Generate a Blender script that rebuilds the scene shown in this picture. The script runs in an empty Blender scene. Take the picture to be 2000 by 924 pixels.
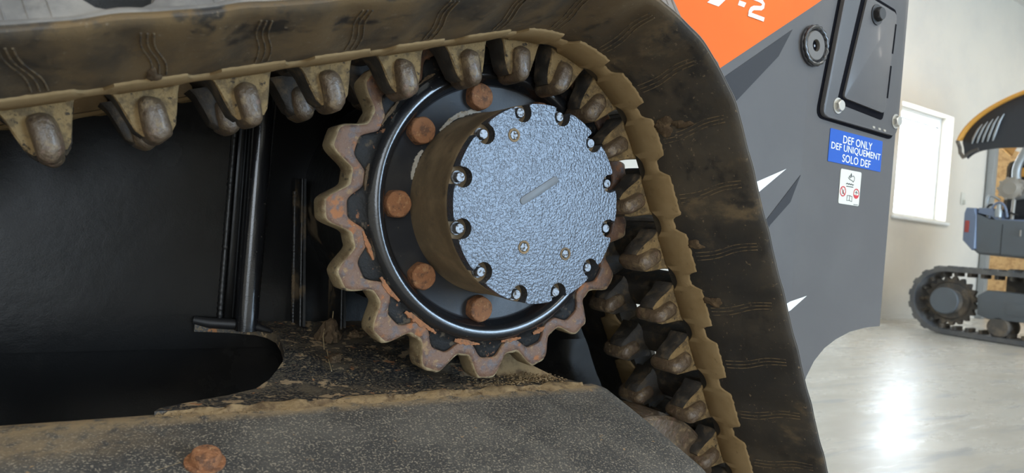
import bpy, bmesh, math, random
from mathutils import Vector, Matrix
R = math.radians
PI = math.pi
random.seed(7)
scene = bpy.context.scene
col = scene.collection

# ------------------------------------------------------------------ camera
cam_data = bpy.data.cameras.new('camera')
cam = bpy.data.objects.new('camera', cam_data)
col.objects.link(cam)
YAW, PITCH, ROLL = R(33.2032), R(-0.4561), R(4.5323)
fwd = Vector((math.sin(YAW) * math.cos(PITCH), math.cos(YAW) * math.cos(PITCH), math.sin(PITCH)))
right = Vector((math.cos(YAW), -math.sin(YAW), 0))
up = right.cross(fwd)
cr, sr = math.cos(ROLL), math.sin(ROLL)
r2 = right * cr + up * sr
u2 = up * cr - right * sr
mw = Matrix((r2, u2, -fwd)).transposed().to_4x4()
mw.translation = Vector((-0.4935, -0.7966, -0.0353))
cam.matrix_world = mw
cam_data.sensor_width = 36.0
cam_data.sensor_fit = 'HORIZONTAL'
cam_data.lens = 36.0 * 1346.8 / 2000.0
cam_data.clip_start = 0.02
cam_data.dof.use_dof = True
cam_data.dof.focus_distance = 0.95
cam_data.dof.aperture_fstop = 7.5
scene.camera = cam

# ------------------------------------------------------------------ world, light, exposure
FLOOR = -0.70
world = bpy.data.worlds.new('daylight')
scene.world = world
world.use_nodes = True
bg = world.node_tree.nodes['Background']
bg.inputs['Color'].default_value = (0.66, 0.84, 1.0, 1)
bg.inputs['Strength'].default_value = 4.5

def area_light(name, loc, rot, sx, sy, power, colr):
    d = bpy.data.lights.new(name, 'AREA')
    d.shape = 'RECTANGLE'; d.size = sx; d.size_y = sy; d.energy = power; d.color = colr
    o = bpy.data.objects.new(name, d); col.objects.link(o)
    o.location = loc; o.rotation_euler = rot
    return o
# daylight through the open overhead door behind the photographer
area_light('door_daylight', (5.0, -8.05, 1.05), (R(90), 0, 0), 3.4, 3.3, 950, (0.52, 0.74, 1.0))
# daylight through the second overhead door, further along the same wall
area_light('door_daylight', (-2.6, -8.05, 1.25), (R(90), 0, 0), 3.8, 3.7, 220, (0.95, 0.97, 1.0))
# daylight entering by the window in the far wall
area_light('window_daylight', (8.1, 3.64, 1.15), (R(-90), 0, 0), 1.1, 1.2, 120, (0.85, 0.93, 1.0))

scene.view_settings.view_transform = 'Standard'
scene.view_settings.look = 'None'
scene.view_settings.gamma = 1.0
scene.view_settings.use_curve_mapping = False
scene.view_settings.exposure = -0.60

# ------------------------------------------------------------------ materials
def _mat(name):
    m = bpy.data.materials.new(name); m.use_nodes = True
    nt = m.node_tree
    return m, nt, nt.nodes['Principled BSDF']

def pos_noise(nt, scale, detail=6, rough=0.6, stretch=(1, 1, 1), offset=(0, 0, 0), local=False, distortion=0.0):
    N, L = nt.nodes, nt.links
    if local:
        g = N.new('ShaderNodeTexCoord'); out = g.outputs['Object']
    else:
        g = N.new('ShaderNodeNewGeometry'); out = g.outputs['Position']
    mp = N.new('ShaderNodeMapping')
    mp.inputs['Scale'].default_value = stretch
    mp.inputs['Location'].default_value = offset
    L.new(out, mp.inputs['Vector'])
    n = N.new('ShaderNodeTexNoise')
    n.inputs['Scale'].default_value = scale
    n.inputs['Detail'].default_value = detail
    n.inputs['Roughness'].default_value = rough
    n.inputs['Distortion'].default_value = distortion
    L.new(mp.outputs['Vector'], n.inputs['Vector'])
    return n.outputs['Fac']

def ramp(nt, fac, lo, hi):
    r = nt.nodes.new('ShaderNodeMapRange')
    r.inputs['From Min'].default_value = lo
    r.inputs['From Max'].default_value = hi
    r.interpolation_type = 'SMOOTHSTEP'
    nt.links.new(fac, r.inputs['Value'])
    return r.outputs['Result']

def mixc(nt, fac, a, b):
    m = nt.nodes.new('ShaderNodeMix'); m.data_type = 'RGBA'
    nt.links.new(fac, m.inputs[0])
    for v, s in ((a, m.inputs[6]), (b, m.inputs[7])):
        if isinstance(v, tuple): s.default_value = (*v, 1)
        else: nt.links.new(v, s)
    return m.outputs[2]

def mixf(nt, fac, a, b):
    m = nt.nodes.new('ShaderNodeMix'); m.data_type = 'FLOAT'
    nt.links.new(fac, m.inputs[0])
    for v, s in ((a, m.inputs[2]), (b, m.inputs[3])):
        if isinstance(v, (int, float)): s.default_value = v
        else: nt.links.new(v, s)
    return m.outputs[0]

def math_(nt, op, a, b):
    m = nt.nodes.new('ShaderNodeMath'); m.operation = op
    for v, s in ((a, m.inputs[0]), (b, m.inputs[1])):
        if isinstance(v, (int, float)): s.default_value = v
        else: nt.links.new(v, s)
    return m.outputs[0]

def up_mask(nt, lo, hi):
    """where the surface lies level enough for dust to settle on it"""
    g = nt.nodes.new('ShaderNodeNewGeometry'); s = nt.nodes.new('ShaderNodeSeparateXYZ')
    nt.links.new(g.outputs['Normal'], s.inputs[0])
    return ramp(nt, s.outputs['Z'], lo, hi)

def mk(name, base, rough=0.5, metal=0.0, layers=(), bump=(), coat=0.0, spec=None, coat_rough=0.1):
    """base colour, then noise-masked layers (colour, roughness, scale, lo, hi[, stretch[, up]]), bump list (scale, strength, distance[, stretch])"""
    m, nt, b = _mat(name)
    c, r = base, rough
    for i, ly in enumerate(layers):
        colr, lr, sc, lo, hi = ly[:5]
        st = ly[5] if len(ly) > 5 else (1, 1, 1)
        f = ramp(nt, pos_noise(nt, sc, 8, 0.62, st, (i * 3.7, i * 1.9, i * 5.3)), lo, hi)
        if len(ly) > 6:
            if ly[6] is not None: f = math_(nt, 'MULTIPLY', f, up_mask(nt, *ly[6]))
        if len(ly) > 7:       # the coat thins out along the track
            g = nt.nodes.new('ShaderNodeNewGeometry'); sx = nt.nodes.new('ShaderNodeSeparateXYZ')
            nt.links.new(g.outputs['Position'], sx.inputs[0])
            f = math_(nt, 'MULTIPLY', f, ramp(nt, math_(nt, 'MULTIPLY', sx.outputs['X'], -1.0), *ly[7]))
        c = mixc(nt, f, c, colr)
        r = mixf(nt, f, r, lr)
    if isinstance(c, tuple): b.inputs['Base Color'].default_value = (*c, 1)
    else: nt.links.new(c, b.inputs['Base Color'])
    if isinstance(r, (int, float)): b.inputs['Roughness'].default_value = r
    else: nt.links.new(r, b.inputs['Roughness'])
    b.inputs['Metallic'].default_value = metal
    b.inputs['Coat Weight'].default_value = coat
    b.inputs['Coat Roughness'].default_value = coat_rough
    if spec is not None: b.inputs['Specular IOR Level'].default_value = spec
    prev = None
    for bp in bump:
        sc, st, di = bp[:3]
        h = pos_noise(nt, sc, bp[4] if len(bp) > 4 else 5, 0.6, bp[3] if len(bp) > 3 else (1, 1, 1))
        n = nt.nodes.new('ShaderNodeBump')
        n.inputs['Strength'].default_value = st; n.inputs['Distance'].default_value = di
        nt.links.new(h, n.inputs['Height'])
        if prev: nt.links.new(prev, n.inputs['Normal'])
        prev = n.outputs['Normal']
    if prev: nt.links.new(prev, b.inputs['Normal'])
    return m

TAN = (0.29, 0.203, 0.104)
TAN2 = (0.21, 0.135, 0.062)
BRN = (0.115, 0.078, 0.04)
M = {}
M['rubber'] = mk('track_rubber', (0.026, 0.024, 0.022), 0.55,
    layers=[((0.062, 0.048, 0.031), 0.85, 6, 0.42, 0.70), ((0.125, 0.080, 0.034), 0.92, 9, 0.30, 0.58, (1, 0.6, 1), None, (-0.22, 0.10)), ((0.14, 0.10, 0.054), 0.9, 18, 0.56, 0.74, (1, 0.5, 1)), ((0.024, 0.021, 0.018), 0.5, 22, 0.53, 0.66), ((0.16, 0.12, 0.075), 0.9, 170, 0.62, 0.70)],
    bump=[(60, 0.3, 0.002), (350, 0.4, 0.0006)])
M['ridge'] = mk('dusty_moulded_line', (0.14, 0.10, 0.055), 0.9, layers=[((0.05, 0.04, 0.03), 0.8, 120, 0.45, 0.6)])
M['tread'] = mk('tread_rubber', (0.115, 0.11, 0.105), 0.8,
    layers=[((0.21, 0.195, 0.175), 0.9, 22, 0.40, 0.68), ((0.07, 0.065, 0.06), 0.7, 60, 0.55, 0.8)],
    bump=[(250, 0.35, 0.0008), (40, 0.2, 0.002, (3, 1, 1))])
M['dust'] = mk('packed_tan_dust', TAN, 0.95, layers=[((0.235, 0.158, 0.076), 0.95, 14, 0.40, 0.7), ((0.15, 0.10, 0.05), 0.9, 90, 0.60, 0.8)],
    bump=[(160, 0.35, 0.0012), (900, 0.3, 0.0003)], spec=0.15)
M['lugdust'] = mk('caked_lug_dust', (0.25, 0.170, 0.080), 0.95, layers=[((0.14, 0.098, 0.052), 0.9, 80, 0.46, 0.60), ((0.05, 0.038, 0.026), 0.8, 110, 0.585, 0.64)],
    bump=[(130, 0.9, 0.004), (500, 0.5, 0.0008)], spec=0.2)
M['lugside'] = mk('lug_rubber', (0.035, 0.030, 0.025), 0.7, layers=[((0.11, 0.08, 0.048), 0.9, 55, 0.46, 0.7)],
    bump=[(140, 0.7, 0.002)])
M['core'] = mk('worn_steel_core', (0.115, 0.080, 0.050), 0.36, 0.1, layers=[((0.215, 0.152, 0.085), 0.7, 75, 0.50, 0.64), ((0.075, 0.052, 0.037), 0.3, 210, 0.52, 0.68), ((0.18, 0.112, 0.080), 0.4, 60, 0.57, 0.68)],
    bump=[(120, 0.9, 0.003), (420, 0.5, 0.0008)], coat=0.25, coat_rough=0.25)
M['rust'] = mk('worn_rusty_tooth', (0.150, 0.080, 0.048), 0.58, 0.1,
    layers=[((0.085, 0.056, 0.046), 0.42, 70, 0.48, 0.62), ((0.26, 0.165, 0.088), 0.85, 60, 0.57, 0.66), ((0.31, 0.125, 0.05), 0.85, 38, 0.56, 0.66), ((0.33, 0.25, 0.15), 0.9, 240, 0.61, 0.68)],
    bump=[(90, 0.8, 0.0026), (380, 0.6, 0.0007)])
M['toothside'] = mk('tan_worn_tooth_flank', (0.30, 0.228, 0.128), 0.8, 0.0,
    layers=[((0.19, 0.130, 0.07), 0.7, 40, 0.48, 0.62, (1, 0.4, 1)), ((0.075, 0.06, 0.045), 0.5, 80, 0.59, 0.68, (1, 0.5, 1)), ((0.40, 0.31, 0.18), 0.9, 200, 0.58, 0.66)],
    bump=[(90, 0.8, 0.0026, (1, 0.4, 1)), (380, 0.6, 0.0007)])
M['satin'] = mk('black_satin_disc', (0.018, 0.019, 0.022), 0.42, 0, layers=[((0.030, 0.028, 0.026), 0.55, 16, 0.45, 0.7), ((0.10, 0.085, 0.065), 0.9, 150, 0.67, 0.71)], bump=[(300, 0.25, 0.0005)])
M['rustbolt'] = mk('orange_rust', (0.26, 0.110, 0.046), 0.85, 0, layers=[((0.12, 0.055, 0.028), 0.8, 90, 0.48, 0.64), ((0.36, 0.185, 0.085), 0.9, 190, 0.55, 0.68)],
    bump=[(150, 0.9, 0.003), (600, 0.5, 0.0006)])
M['gloss'] = mk('black_gloss_paint', (0.010, 0.0105, 0.012), 0.24, 0, layers=[((0.06, 0.048, 0.034), 0.8, 130, 0.66, 0.70)], coat=0.5, coat_rough=0.08, bump=[(30, 0.15, 0.003, (1, 1, 1), 1), (420, 0.35, 0.0005, (1, 1, 1), 1)])
M['pad'] = mk('grimy_black_paint', (0.009, 0.009, 0.009), 0.55, 0, layers=[((0.075, 0.058, 0.040), 0.9, 60, 0.56, 0.64), ((0.20, 0.09, 0.045), 0.9, 90, 0.62, 0.67)], spec=0.25, bump=[(160, 0.7, 0.0015)])
M['chassis'] = mk('black_chassis_paint', (0.006, 0.006, 0.006), 0.22, 0,
    layers=[((0.012, 0.0105, 0.009), 0.34, 5, 0.46, 0.74)], spec=0.20, bump=[(5, 0.15, 0.012), (420, 0.25, 0.0005)])
M['mudsteel'] = mk('muddy_black_steel', (0.011, 0.011, 0.011), 0.4, 0,
    layers=[((0.12, 0.084, 0.046), 0.95, 11, 0.52, 0.62)], bump=[(70, 0.5, 0.002)])
M['cap'] = mk('slate_textured_paint', (0.060, 0.067, 0.080), 0.27, 0.3, bump=[(330, 0.7, 0.0011, (1, 1, 1), 1)])
M['capside'] = mk('dust_caked_drum', (0.135, 0.095, 0.052), 0.75, 0.0,
    layers=[((0.25, 0.178, 0.098), 0.9, 14, 0.40, 0.66), ((0.03, 0.024, 0.018), 0.5, 26, 0.56, 0.72), ((0.19, 0.135, 0.07), 0.9, 260, 0.56, 0.66)], bump=[(220, 0.4, 0.0008), (30, 0.2, 0.002, (1, 0.2, 1))])
M['pocket'] = mk('bolt_pocket_dirt', (0.028, 0.024, 0.021), 0.6, 0, layers=[((0.16, 0.11, 0.06), 0.9, 90, 0.58, 0.68)])
M['silver'] = mk('zinc_bolt', (0.20, 0.205, 0.215), 0.42, 0.8, layers=[((0.07, 0.058, 0.045), 0.7, 260, 0.50, 0.62)], bump=[(300, 0.6, 0.001)])
M['brightbolt'] = mk('bright_zinc_bolt', (0.62, 0.60, 0.55), 0.3, 0.8)
M['beam'] = mk('sanded_black_beam', (0.052, 0.050, 0.047), 0.5, 0,
    layers=[((0.080, 0.074, 0.064), 0.7, 12, 0.42, 0.64), ((0.24, 0.205, 0.155), 0.95, 420, 0.535, 0.61), ((0.25, 0.165, 0.088), 0.95, 46, 0.67, 0.69), ((0.27, 0.188, 0.098), 0.95, 60, 0.30, 0.56, (1, 1, 1), (0.961, 0.992))],
    bump=[(300, 0.5, 0.0009), (14, 0.2, 0.004)])
M['plate'] = mk('flaking_muddy_plate', (0.024, 0.024, 0.025), 0.5, 0,
    layers=[((0.15, 0.112, 0.068), 0.95, 320, 0.49, 0.58), ((0.10, 0.075, 0.045), 0.95, 14, 0.48, 0.64), ((0.31, 0.215, 0.118), 0.95, 36, 0.568, 0.585), ((0.32, 0.14, 0.055), 0.9, 40, 0.63, 0.65)],
    bump=[(120, 0.7, 0.002), (36, 0.4, 0.003)])
M['crumbs'] = mk('dry_mud', (0.24, 0.165, 0.086), 0.95, 0, layers=[((0.12, 0.08, 0.045), 0.95, 60, 0.45, 0.65)], bump=[(200, 0.6, 0.0015)], spec=0.15)
M['darkmud'] = mk('dark_dry_mud', (0.085, 0.058, 0.035), 0.95, 0, layers=[((0.17, 0.115, 0.066), 0.95, 80, 0.5, 0.68)], bump=[(160, 0.8, 0.003)], spec=0.15)
M['straw'] = mk('straw', (0.34, 0.25, 0.13), 0.8)
M['chip'] = mk('bare_primer', (0.34, 0.31, 0.26), 0.8, layers=[((0.22, 0.17, 0.11), 0.9, 90, 0.5, 0.65)], bump=[(200, 0.4, 0.0008)])
M['rustflake'] = mk('flaking_rust', (0.29, 0.12, 0.05), 0.9, layers=[((0.13, 0.075, 0.045), 0.85, 110, 0.5, 0.68)], bump=[(140, 0.9, 0.003)])
M['panel'] = mk('charcoal_panel_paint', (0.092, 0.089, 0.090), 0.45, 0, layers=[((0.102, 0.099, 0.099), 0.48, 6, 0.4, 0.7)], spec=0.22, bump=[(700, 0.06, 0.0002)], coat=0.06, coat_rough=0.12)
M['paneldark'] = mk('dark_hatch_paint', (0.030, 0.031, 0.037), 0.4, 0, coat=0.2, coat_rough=0.25)
M['decal_dark'] = mk('dark_grey_decal', (0.028, 0.028, 0.031), 0.5, spec=0.2)
M['orange'] = mk('orange_decal', (0.70, 0.125, 0.014), 0.5, 0, layers=[((0.73, 0.14, 0.018), 0.55, 5, 0.4, 0.7)], spec=0.15)
M['white'] = mk('white_decal', (0.72, 0.74, 0.73), 0.5)
M['blue'] = mk('blue_label', (0.018, 0.090, 0.40), 0.5, spec=0.2)
M['cream'] = mk('cream_sticker', (0.62, 0.61, 0.54), 0.5)
M['print'] = mk('black_print', (0.03, 0.03, 0.03), 0.6)
M['red'] = mk('red_print', (0.5, 0.02, 0.03), 0.6)
M['gap_shadow'] = mk('dark_gap_and_shadow', (0.004, 0.004, 0.006), 0.8, spec=0.05)  # black for slots and the port hole, and for painted hatch shadow lines
M['port'] = mk('grey_port', (0.12, 0.11, 0.10), 0.5, 0.3, bump=[(200, 0.3, 0.001)])
M['black'] = mk('black_plastic', (0.012, 0.012, 0.013), 0.5)
# room
M['wall'] = mk('painted_drywall', (0.68, 0.64, 0.56), 0.75, 0, layers=[((0.62, 0.59, 0.53), 0.8, 1.2, 0.35, 0.7)], bump=[(90, 0.12, 0.003)])
M['trimw'] = mk('white_frame', (0.78, 0.80, 0.80), 0.5)
M['ceil'] = mk('white_ceiling', (0.72, 0.71, 0.68), 0.8)
M['floor'] = mk('polished_concrete', (0.47, 0.44, 0.38), 0.32, 0,
    layers=[((0.58, 0.55, 0.49), 0.26, 1.3, 0.38, 0.62, (1.2, 3.2, 1)), ((0.36, 0.36, 0.35), 0.30, 2.6, 0.52, 0.70, (0.7, 4.0, 1)),
            ((0.70, 0.68, 0.63), 0.25, 4.0, 0.60, 0.74, (0.6, 6.0, 1)), ((0.42, 0.33, 0.23), 0.38, 7.0, 0.68, 0.78, (0.8, 2.5, 1))],
    bump=[(6, 0.16, 0.010, (0.6, 2.5, 1)), (60, 0.10, 0.002)])
M['osb'] = mk('oriented_strand_board', (0.50, 0.30, 0.12), 0.7, 0, layers=[((0.36, 0.20, 0.075), 0.75, 9, 0.45, 0.6, (1, 1, 2.6)), ((0.62, 0.42, 0.2), 0.7, 14, 0.58, 0.7, (2.2, 1, 1))], bump=[(40, 0.3, 0.003)])
M['galv'] = mk('galvanised_steel', (0.36, 0.38, 0.39), 0.4, 0.6)
M['exrubber'] = mk('grey_dusty_rubber', (0.095, 0.095, 0.098), 0.75, 0, layers=[((0.15, 0.142, 0.13), 0.8, 6, 0.4, 0.7)], bump=[(60, 0.3, 0.004)])
M['exgrey'] = mk('slate_machine_paint', (0.11, 0.125, 0.14), 0.38, 0, layers=[((0.11, 0.12, 0.13), 0.5, 5, 0.4, 0.7)])
M['exblue'] = mk('pale_slate_top', (0.16, 0.20, 0.29), 0.35)
M['exdirt'] = mk('dusty_machine_metal', (0.085, 0.075, 0.065), 0.75, 0, layers=[((0.19, 0.15, 0.11), 0.9, 9, 0.45, 0.65)], bump=[(40, 0.4, 0.004)])
M['yellow'] = mk('amber_hood_paint', (0.72, 0.34, 0.06), 0.4)
M['hoodin'] = mk('hood_lining', (0.035, 0.037, 0.043), 0.6)
M['steelw'] = mk('pale_casting', (0.34, 0.31, 0.27), 0.5, 0.3)
M['lens'] = mk('red_reflector', (0.35, 0.06, 0.05), 0.35)

def emit(name, c, s):
    m, nt, b = _mat(name)
    b.inputs['Base Color'].default_value = (0.8, 0.8, 0.8, 1)
    b.inputs['Emission Color'].default_value = (*c, 1)
    b.inputs['Emission Strength'].default_value = s
    return m
M['tube'] = emit('lit_lamp_diffuser', (1.0, 0.97, 0.92), 6.0)
def glass():
    m, nt, b = _mat('clear_window_glass')
    b.inputs['Base Color'].default_value = (1, 1, 1, 1)
    b.inputs['Roughness'].default_value = 0.0
    b.inputs['Transmission Weight'].default_value = 1.0
    b.inputs['IOR'].default_value = 1.02
    return m
M['glass'] = glass()

# ------------------------------------------------------------------ mesh helpers
def link(name, me, parent=None):
    o = bpy.data.objects.new(name, me); col.objects.link(o)
    if parent: o.parent = parent
    return o

def mesh(name, verts, faces, mats, parent=None, fm=None, smooth=True, angle=35):
    me = bpy.data.meshes.new(name)
    me.from_pydata([tuple(v) for v in verts], [], faces)
    for m in (mats if isinstance(mats, (list, tuple)) else [mats]): me.materials.append(M[m])
    if fm:
        for p, i in zip(me.polygons, fm): p.material_index = i
    fix(me, smooth, angle)
    return link(name, me, parent)

def fix(me, smooth=True, angle=35):
    bm = bmesh.new(); bm.from_mesh(me)
    bmesh.ops.recalc_face_normals(bm, faces=bm.faces)
    bm.to_mesh(me); bm.free()
    if smooth:
        for p in me.polygons: p.use_smooth = True
        me.set_sharp_from_angle(angle=R(angle))

def from_bm(name, bm, mats, parent=None, smooth=True, angle=35):
    me = bpy.data.meshes.new(name)
    bmesh.ops.recalc_face_normals(bm, faces=bm.faces)
    bm.to_mesh(me); bm.free()
    for m in (mats if isinstance(mats, (list, tuple)) else [mats]): me.materials.append(M[m])
    if smooth:
        for p in me.polygons: p.use_smooth = True
        me.set_sharp_from_angle(angle=R(angle))
    return link(name, me, parent)

def lathe(prof, n=96, ax='Y', c=(0, 0, 0), close=False):
    """profile of (radius, along); returns verts, faces around the axis"""
    v, f = [], []
    for i in range(n):
        a = 2 * PI * i / n
        for (r, y) in prof:
            p = (r * math.cos(a), y, r * math.sin(a)) if ax == 'Y' else (y, r * math.cos(a), r * math.sin(a)) if ax == 'X' else (r * math.cos(a), r * math.sin(a), y)
            v.append((p[0] + c[0], p[1] + c[1], p[2] + c[2]))
    k = len(prof)
    for i in range(n):
        j = (i + 1) % n
        for q in range(k - 1 + (1 if close else 0)):
            q2 = (q + 1) % k
            f.append((i * k + q, i * k + q2, j * k + q2, j * k + q))
    if not close:
        if prof[0][0] > 1e-6: f.append(tuple(i * k for i in range(n)))
        if prof[-1][0] > 1e-6: f.append(tuple(i * k + k - 1 for i in range(n))[::-1])
    return v, f

def lathe_obj(name, prof, mats, parent=None, n=96, ax='Y', c=(0, 0, 0), angle=35, close=False):
    v, f = lathe(prof, n, ax, c, close)
    return mesh(name, v, f, mats, parent, angle=angle)

def prism_bm(poly, y0, y1, bevel=0.0, seg=2, plane='XZ', bm=None):
    """polygon in a plane, extruded along the third axis; front edge (y0 side) bevelled"""
    bm = bm or bmesh.new()
    def P(a, b, y): return (a, y, b) if plane == 'XZ' else (y, a, b) if plane == 'YZ' else (a, b, y)
    fr = [bm.verts.new(P(a, b, y0)) for a, b in poly]
    bk = [bm.verts.new(P(a, b, y1)) for a, b in poly]
    n = len(poly)
    ff = bm.faces.new(fr); bm.faces.new(bk[::-1])
    for i in range(n):
        bm.faces.new((fr[i], bk[i], bk[(i + 1) % n], fr[(i + 1) % n]))
    if bevel:
        bmesh.ops.bevel(bm, geom=list(ff.edges), offset=bevel, segments=seg, profile=0.5, affect='EDGES', clamp_overlap=True)
    return bm

def prism(name, poly, y0, y1, mats, parent=None, bevel=0.0, plane='XZ', seg=2, angle=35):
    return from_bm(name, prism_bm(poly, y0, y1, bevel, seg, plane), mats, parent, angle=angle)

def box_bm(lo, hi, bevel=0.0, seg=2, bm=None):
    bm = bm or bmesh.new()
    vs = [bm.verts.new((x, y, z)) for x in (lo[0], hi[0]) for y in (lo[1], hi[1]) for z in (lo[2], hi[2])]
    fs = [bm.faces.new([vs[i] for i in q]) for q in ((0, 1, 3, 2), (4, 6, 7, 5), (0, 4, 5, 1), (2, 3, 7, 6), (0, 2, 6, 4), (1, 5, 7, 3))]
    if bevel:
        es = {e for f in fs for e in f.edges}
        bmesh.ops.bevel(bm, geom=list(es), offset=bevel, segments=seg, profile=0.5, affect='EDGES', clamp_overlap=True)
    return bm

def box(name, lo, hi, mats, parent=None, bevel=0.0, seg=2):
    return from_bm(name, box_bm(lo, hi, bevel, seg), mats, parent)

def tube_vf(pts, rad, n=10, v=None, f=None):
    v = [] if v is None else v; f = [] if f is None else f
    pts = [Vector(p) for p in pts]
    rads = rad if isinstance(rad, (list, tuple)) else [rad] * len(pts)
    base = len(v); upv = None
    for i, p in enumerate(pts):
        t = (pts[min(i + 1, len(pts) - 1)] - pts[max(i - 1, 0)]).normalized()
        if upv is None:
            upv = t.orthogonal().normalized()
        upv = (upv - t * upv.dot(t)).normalized()
        w = t.cross(upv)
        for k in range(n):
            a = 2 * PI * k / n
            v.append(p + (upv * math.cos(a) + w * math.sin(a)) * rads[i])
    for i in range(len(pts) - 1):
        for k in range(n):
            k2 = (k + 1) % n
            f.append((base + i * n + k, base + i * n + k2, base + (i + 1) * n + k2, base + (i + 1) * n + k))
    f.append(tuple(base + k for k in range(n))[::-1])
    f.append(tuple(base + (len(pts) - 1) * n + k for k in range(n)))
    return v, f

def tube(name, pts, rad, mats, parent=None, n=10):
    v, f = tube_vf(pts, rad, n)
    return mesh(name, v, f, mats, parent, angle=60)

def bez(p0, p1, p2, p3, n=12):
    out = []
    for i in range(n + 1):
        t = i / n
        out.append(tuple((1 - t) ** 3 * a + 3 * (1 - t) ** 2 * t * b + 3 * (1 - t) * t * t * c + t ** 3 * d for a, b, c, d in zip(p0, p1, p2, p3)))
    return out

def empty(name, loc, label, cat, group=None):
    o = bpy.data.objects.new(name, None); col.objects.link(o)
    o.location = loc; o['label'] = label; o['category'] = cat
    if group: o['group'] = group
    o.empty_display_size = 0.1
    return o

def tag(o, label, cat, group=None):
    o['label'] = label; o['category'] = cat
    if group: o['group'] = group
    return o

def struct(o, label=None):
    o['kind'] = 'structure'
    if label: o['label'] = label
    return o

def instance(src, name, mat4, parent):
    o = bpy.data.objects.new(name, src); col.objects.link(o)
    o.parent = parent; o.matrix_local = mat4
    return o

def hexhead_bm(r, h, chamfer=0.25, washer=0.0, dome=0.0, n=6, rnd=0.0):
    """bolt head standing along -Y from y=0"""
    bm = bmesh.new()
    prof = []
    if washer: prof += [(washer, 0, 24), (washer, -h * 0.18, 24)]
    v, f = [], []
    N = 48
    def hexr(a, rr, blend):
        seg = PI / 3
        k = ((a + seg / 2) % seg) - seg / 2
        hx = rr * math.cos(PI / 6) / math.cos(((a) % seg) - seg / 2)
        return hx * (1 - blend) + rr * 0.93 * blend
    rings = []
    if washer:
        rings += [[(washer, 0.0)] * N, [(washer, -h * 0.2)] * N]
        y0 = -h * 0.2
    else: y0 = 0.0
    rings.append([(hexr(2 * PI * i / N, r, rnd), y0) for i in range(N)])
    rings.append([(hexr(2 * PI * i / N, r, rnd), y0 - (h + y0) * (1 - chamfer)) for i in range(N)])
    rings.append([(hexr(2 * PI * i / N, r * 0.93, 0.85), -h * 0.93) for i in range(N)])
    rings.append([(r * 0.80, -h) for i in range(N)])
    rings.append([(r * 0.4, -h - dome) for i in range(N)])
    for rg in rings:
        for i, (rr, y) in enumerate(rg):
            a = 2 * PI * i / N
            v.append((rr * math.cos(a), y, rr * math.sin(a)))
    for q in range(len(rings) - 1):
        for i in range(N):
            j = (i + 1) % N
            f.append((q * N + i, q * N + j, (q + 1) * N + j, (q + 1) * N + i))
    f.append(tuple(range(N)))
    f.append(tuple((len(rings) - 1) * N + i for i in range(N)))
    return v, f

def hexhead_mesh(name, r, h, mat, **kw):
    v, f = hexhead_bm(r, h, **kw)
    me = bpy.data.meshes.new(name); me.from_pydata(v, [], f); me.materials.append(M[mat]); fix(me, True, 30)
    return me

def T(x, y, z): return Matrix.Translation((x, y, z))
def RY(a): return Matrix.Rotation(a, 4, 'Y')

# ------------------------------------------------------------------ the room
WY, WF, WL, WR, CEIL = 3.455, -8.1, -6.0, 14.0, 3.6
def plane_box(name, lo, hi, mat): return struct(box(name, lo, hi, mat))
struct(box('floor', (WL - .2, WF - .2, FLOOR - .15), (WR + .2, WY + .2, FLOOR), 'floor'), 'pale polished concrete shop floor with glossy streaks')
struct(box('ceiling', (WL - .2, WF - .2, CEIL), (WR + .2, WY + .2, CEIL + .15), 'ceil'), 'white ceiling')
wx0, wx1, wz0, wz1 = 7.48, 8.70, 0.512, 1.806
bm = box_bm((WL - .2, WY, FLOOR), (wx0, WY + .2, CEIL))
box_bm((wx1, WY, FLOOR), (WR + .2, WY + .2, CEIL), bm=bm)
box_bm((wx0, WY, FLOOR), (wx1, WY + .2, wz0), bm=bm)
box_bm((wx0, WY, wz1), (wx1, WY + .2, CEIL), bm=bm)
struct(from_bm('wall_back', bm, 'wall', smooth=False), 'off-white painted wall with a bright window behind the loader')
struct(box('wall_left', (WL - .2, WF - .2, FLOOR), (WL, WY, CEIL), 'wall'), 'off-white side wall')
struct(box('wall_right', (WR, WF - .2, FLOOR), (WR + .2, WY, CEIL), 'wall'), 'off-white side wall beyond the excavator')
# front wall, behind the photographer, with two open overhead doors
bm = bmesh.new()
for (a, b, c, d) in ((WL, -4.6, FLOOR, CEIL), (-0.6, 3.25, FLOOR, CEIL), (6.75, WR, FLOOR, CEIL), (-4.6, -0.6, 3.15, CEIL), (3.25, 6.75, 2.75, CEIL)):
    box_bm((a, WF - .2, c), (b, WF, d), bm=bm)
struct(from_bm('wall_front', bm, 'wall', smooth=False), 'off-white wall with two open overhead doors')
# window
win = bpy.data.objects.new('window_1', None); col.objects.link(win); win.location = ((wx0 + wx1) / 2, WY + .1, wz0)
struct(win, 'bright overexposed window with white frame in the back wall')
def wpart(name, lo, hi, m, bev=0.004):
    o = box(name, lo, hi, m, None, bev); o.parent = win; o.matrix_parent_inverse = Matrix.Translation(win.location).inverted(); return o
fy0, fy1 = WY + .14, WY + .18
wpart('window_frame', (wx0, fy0, wz1 - .05), (wx1, fy1, wz1), 'trimw')
wpart('window_frame', (wx0, fy0, wz0), (wx1, fy1, wz0 + .04), 'trimw')
wpart('window_frame', (wx0, fy0, wz0 + .04), (wx0 + .05, fy1, wz1 - .05), 'trimw')
wpart('window_frame', (wx1 - .05, fy0, wz0 + .04), (wx1, fy1, wz1 - .05), 'trimw')
wpart('sash_rail', (wx0 + .05, fy0 + .01, wz1 - .14), (wx1 - .05, fy1 - .01, wz1 - .115), 'galv')
wpart('window_pane', (wx0 + .05, fy0 + .016, wz0 + .04), (wx1 - .05, fy0 + .022, wz1 - .05), 'glass', 0)
struct(box('trim_1', (wx0 - .05, WY - .03, wz0 - .055), (wx1 + .06, WY - .001, wz0 - .02), 'trimw', None, .006), 'white window stool under the bright window')
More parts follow.
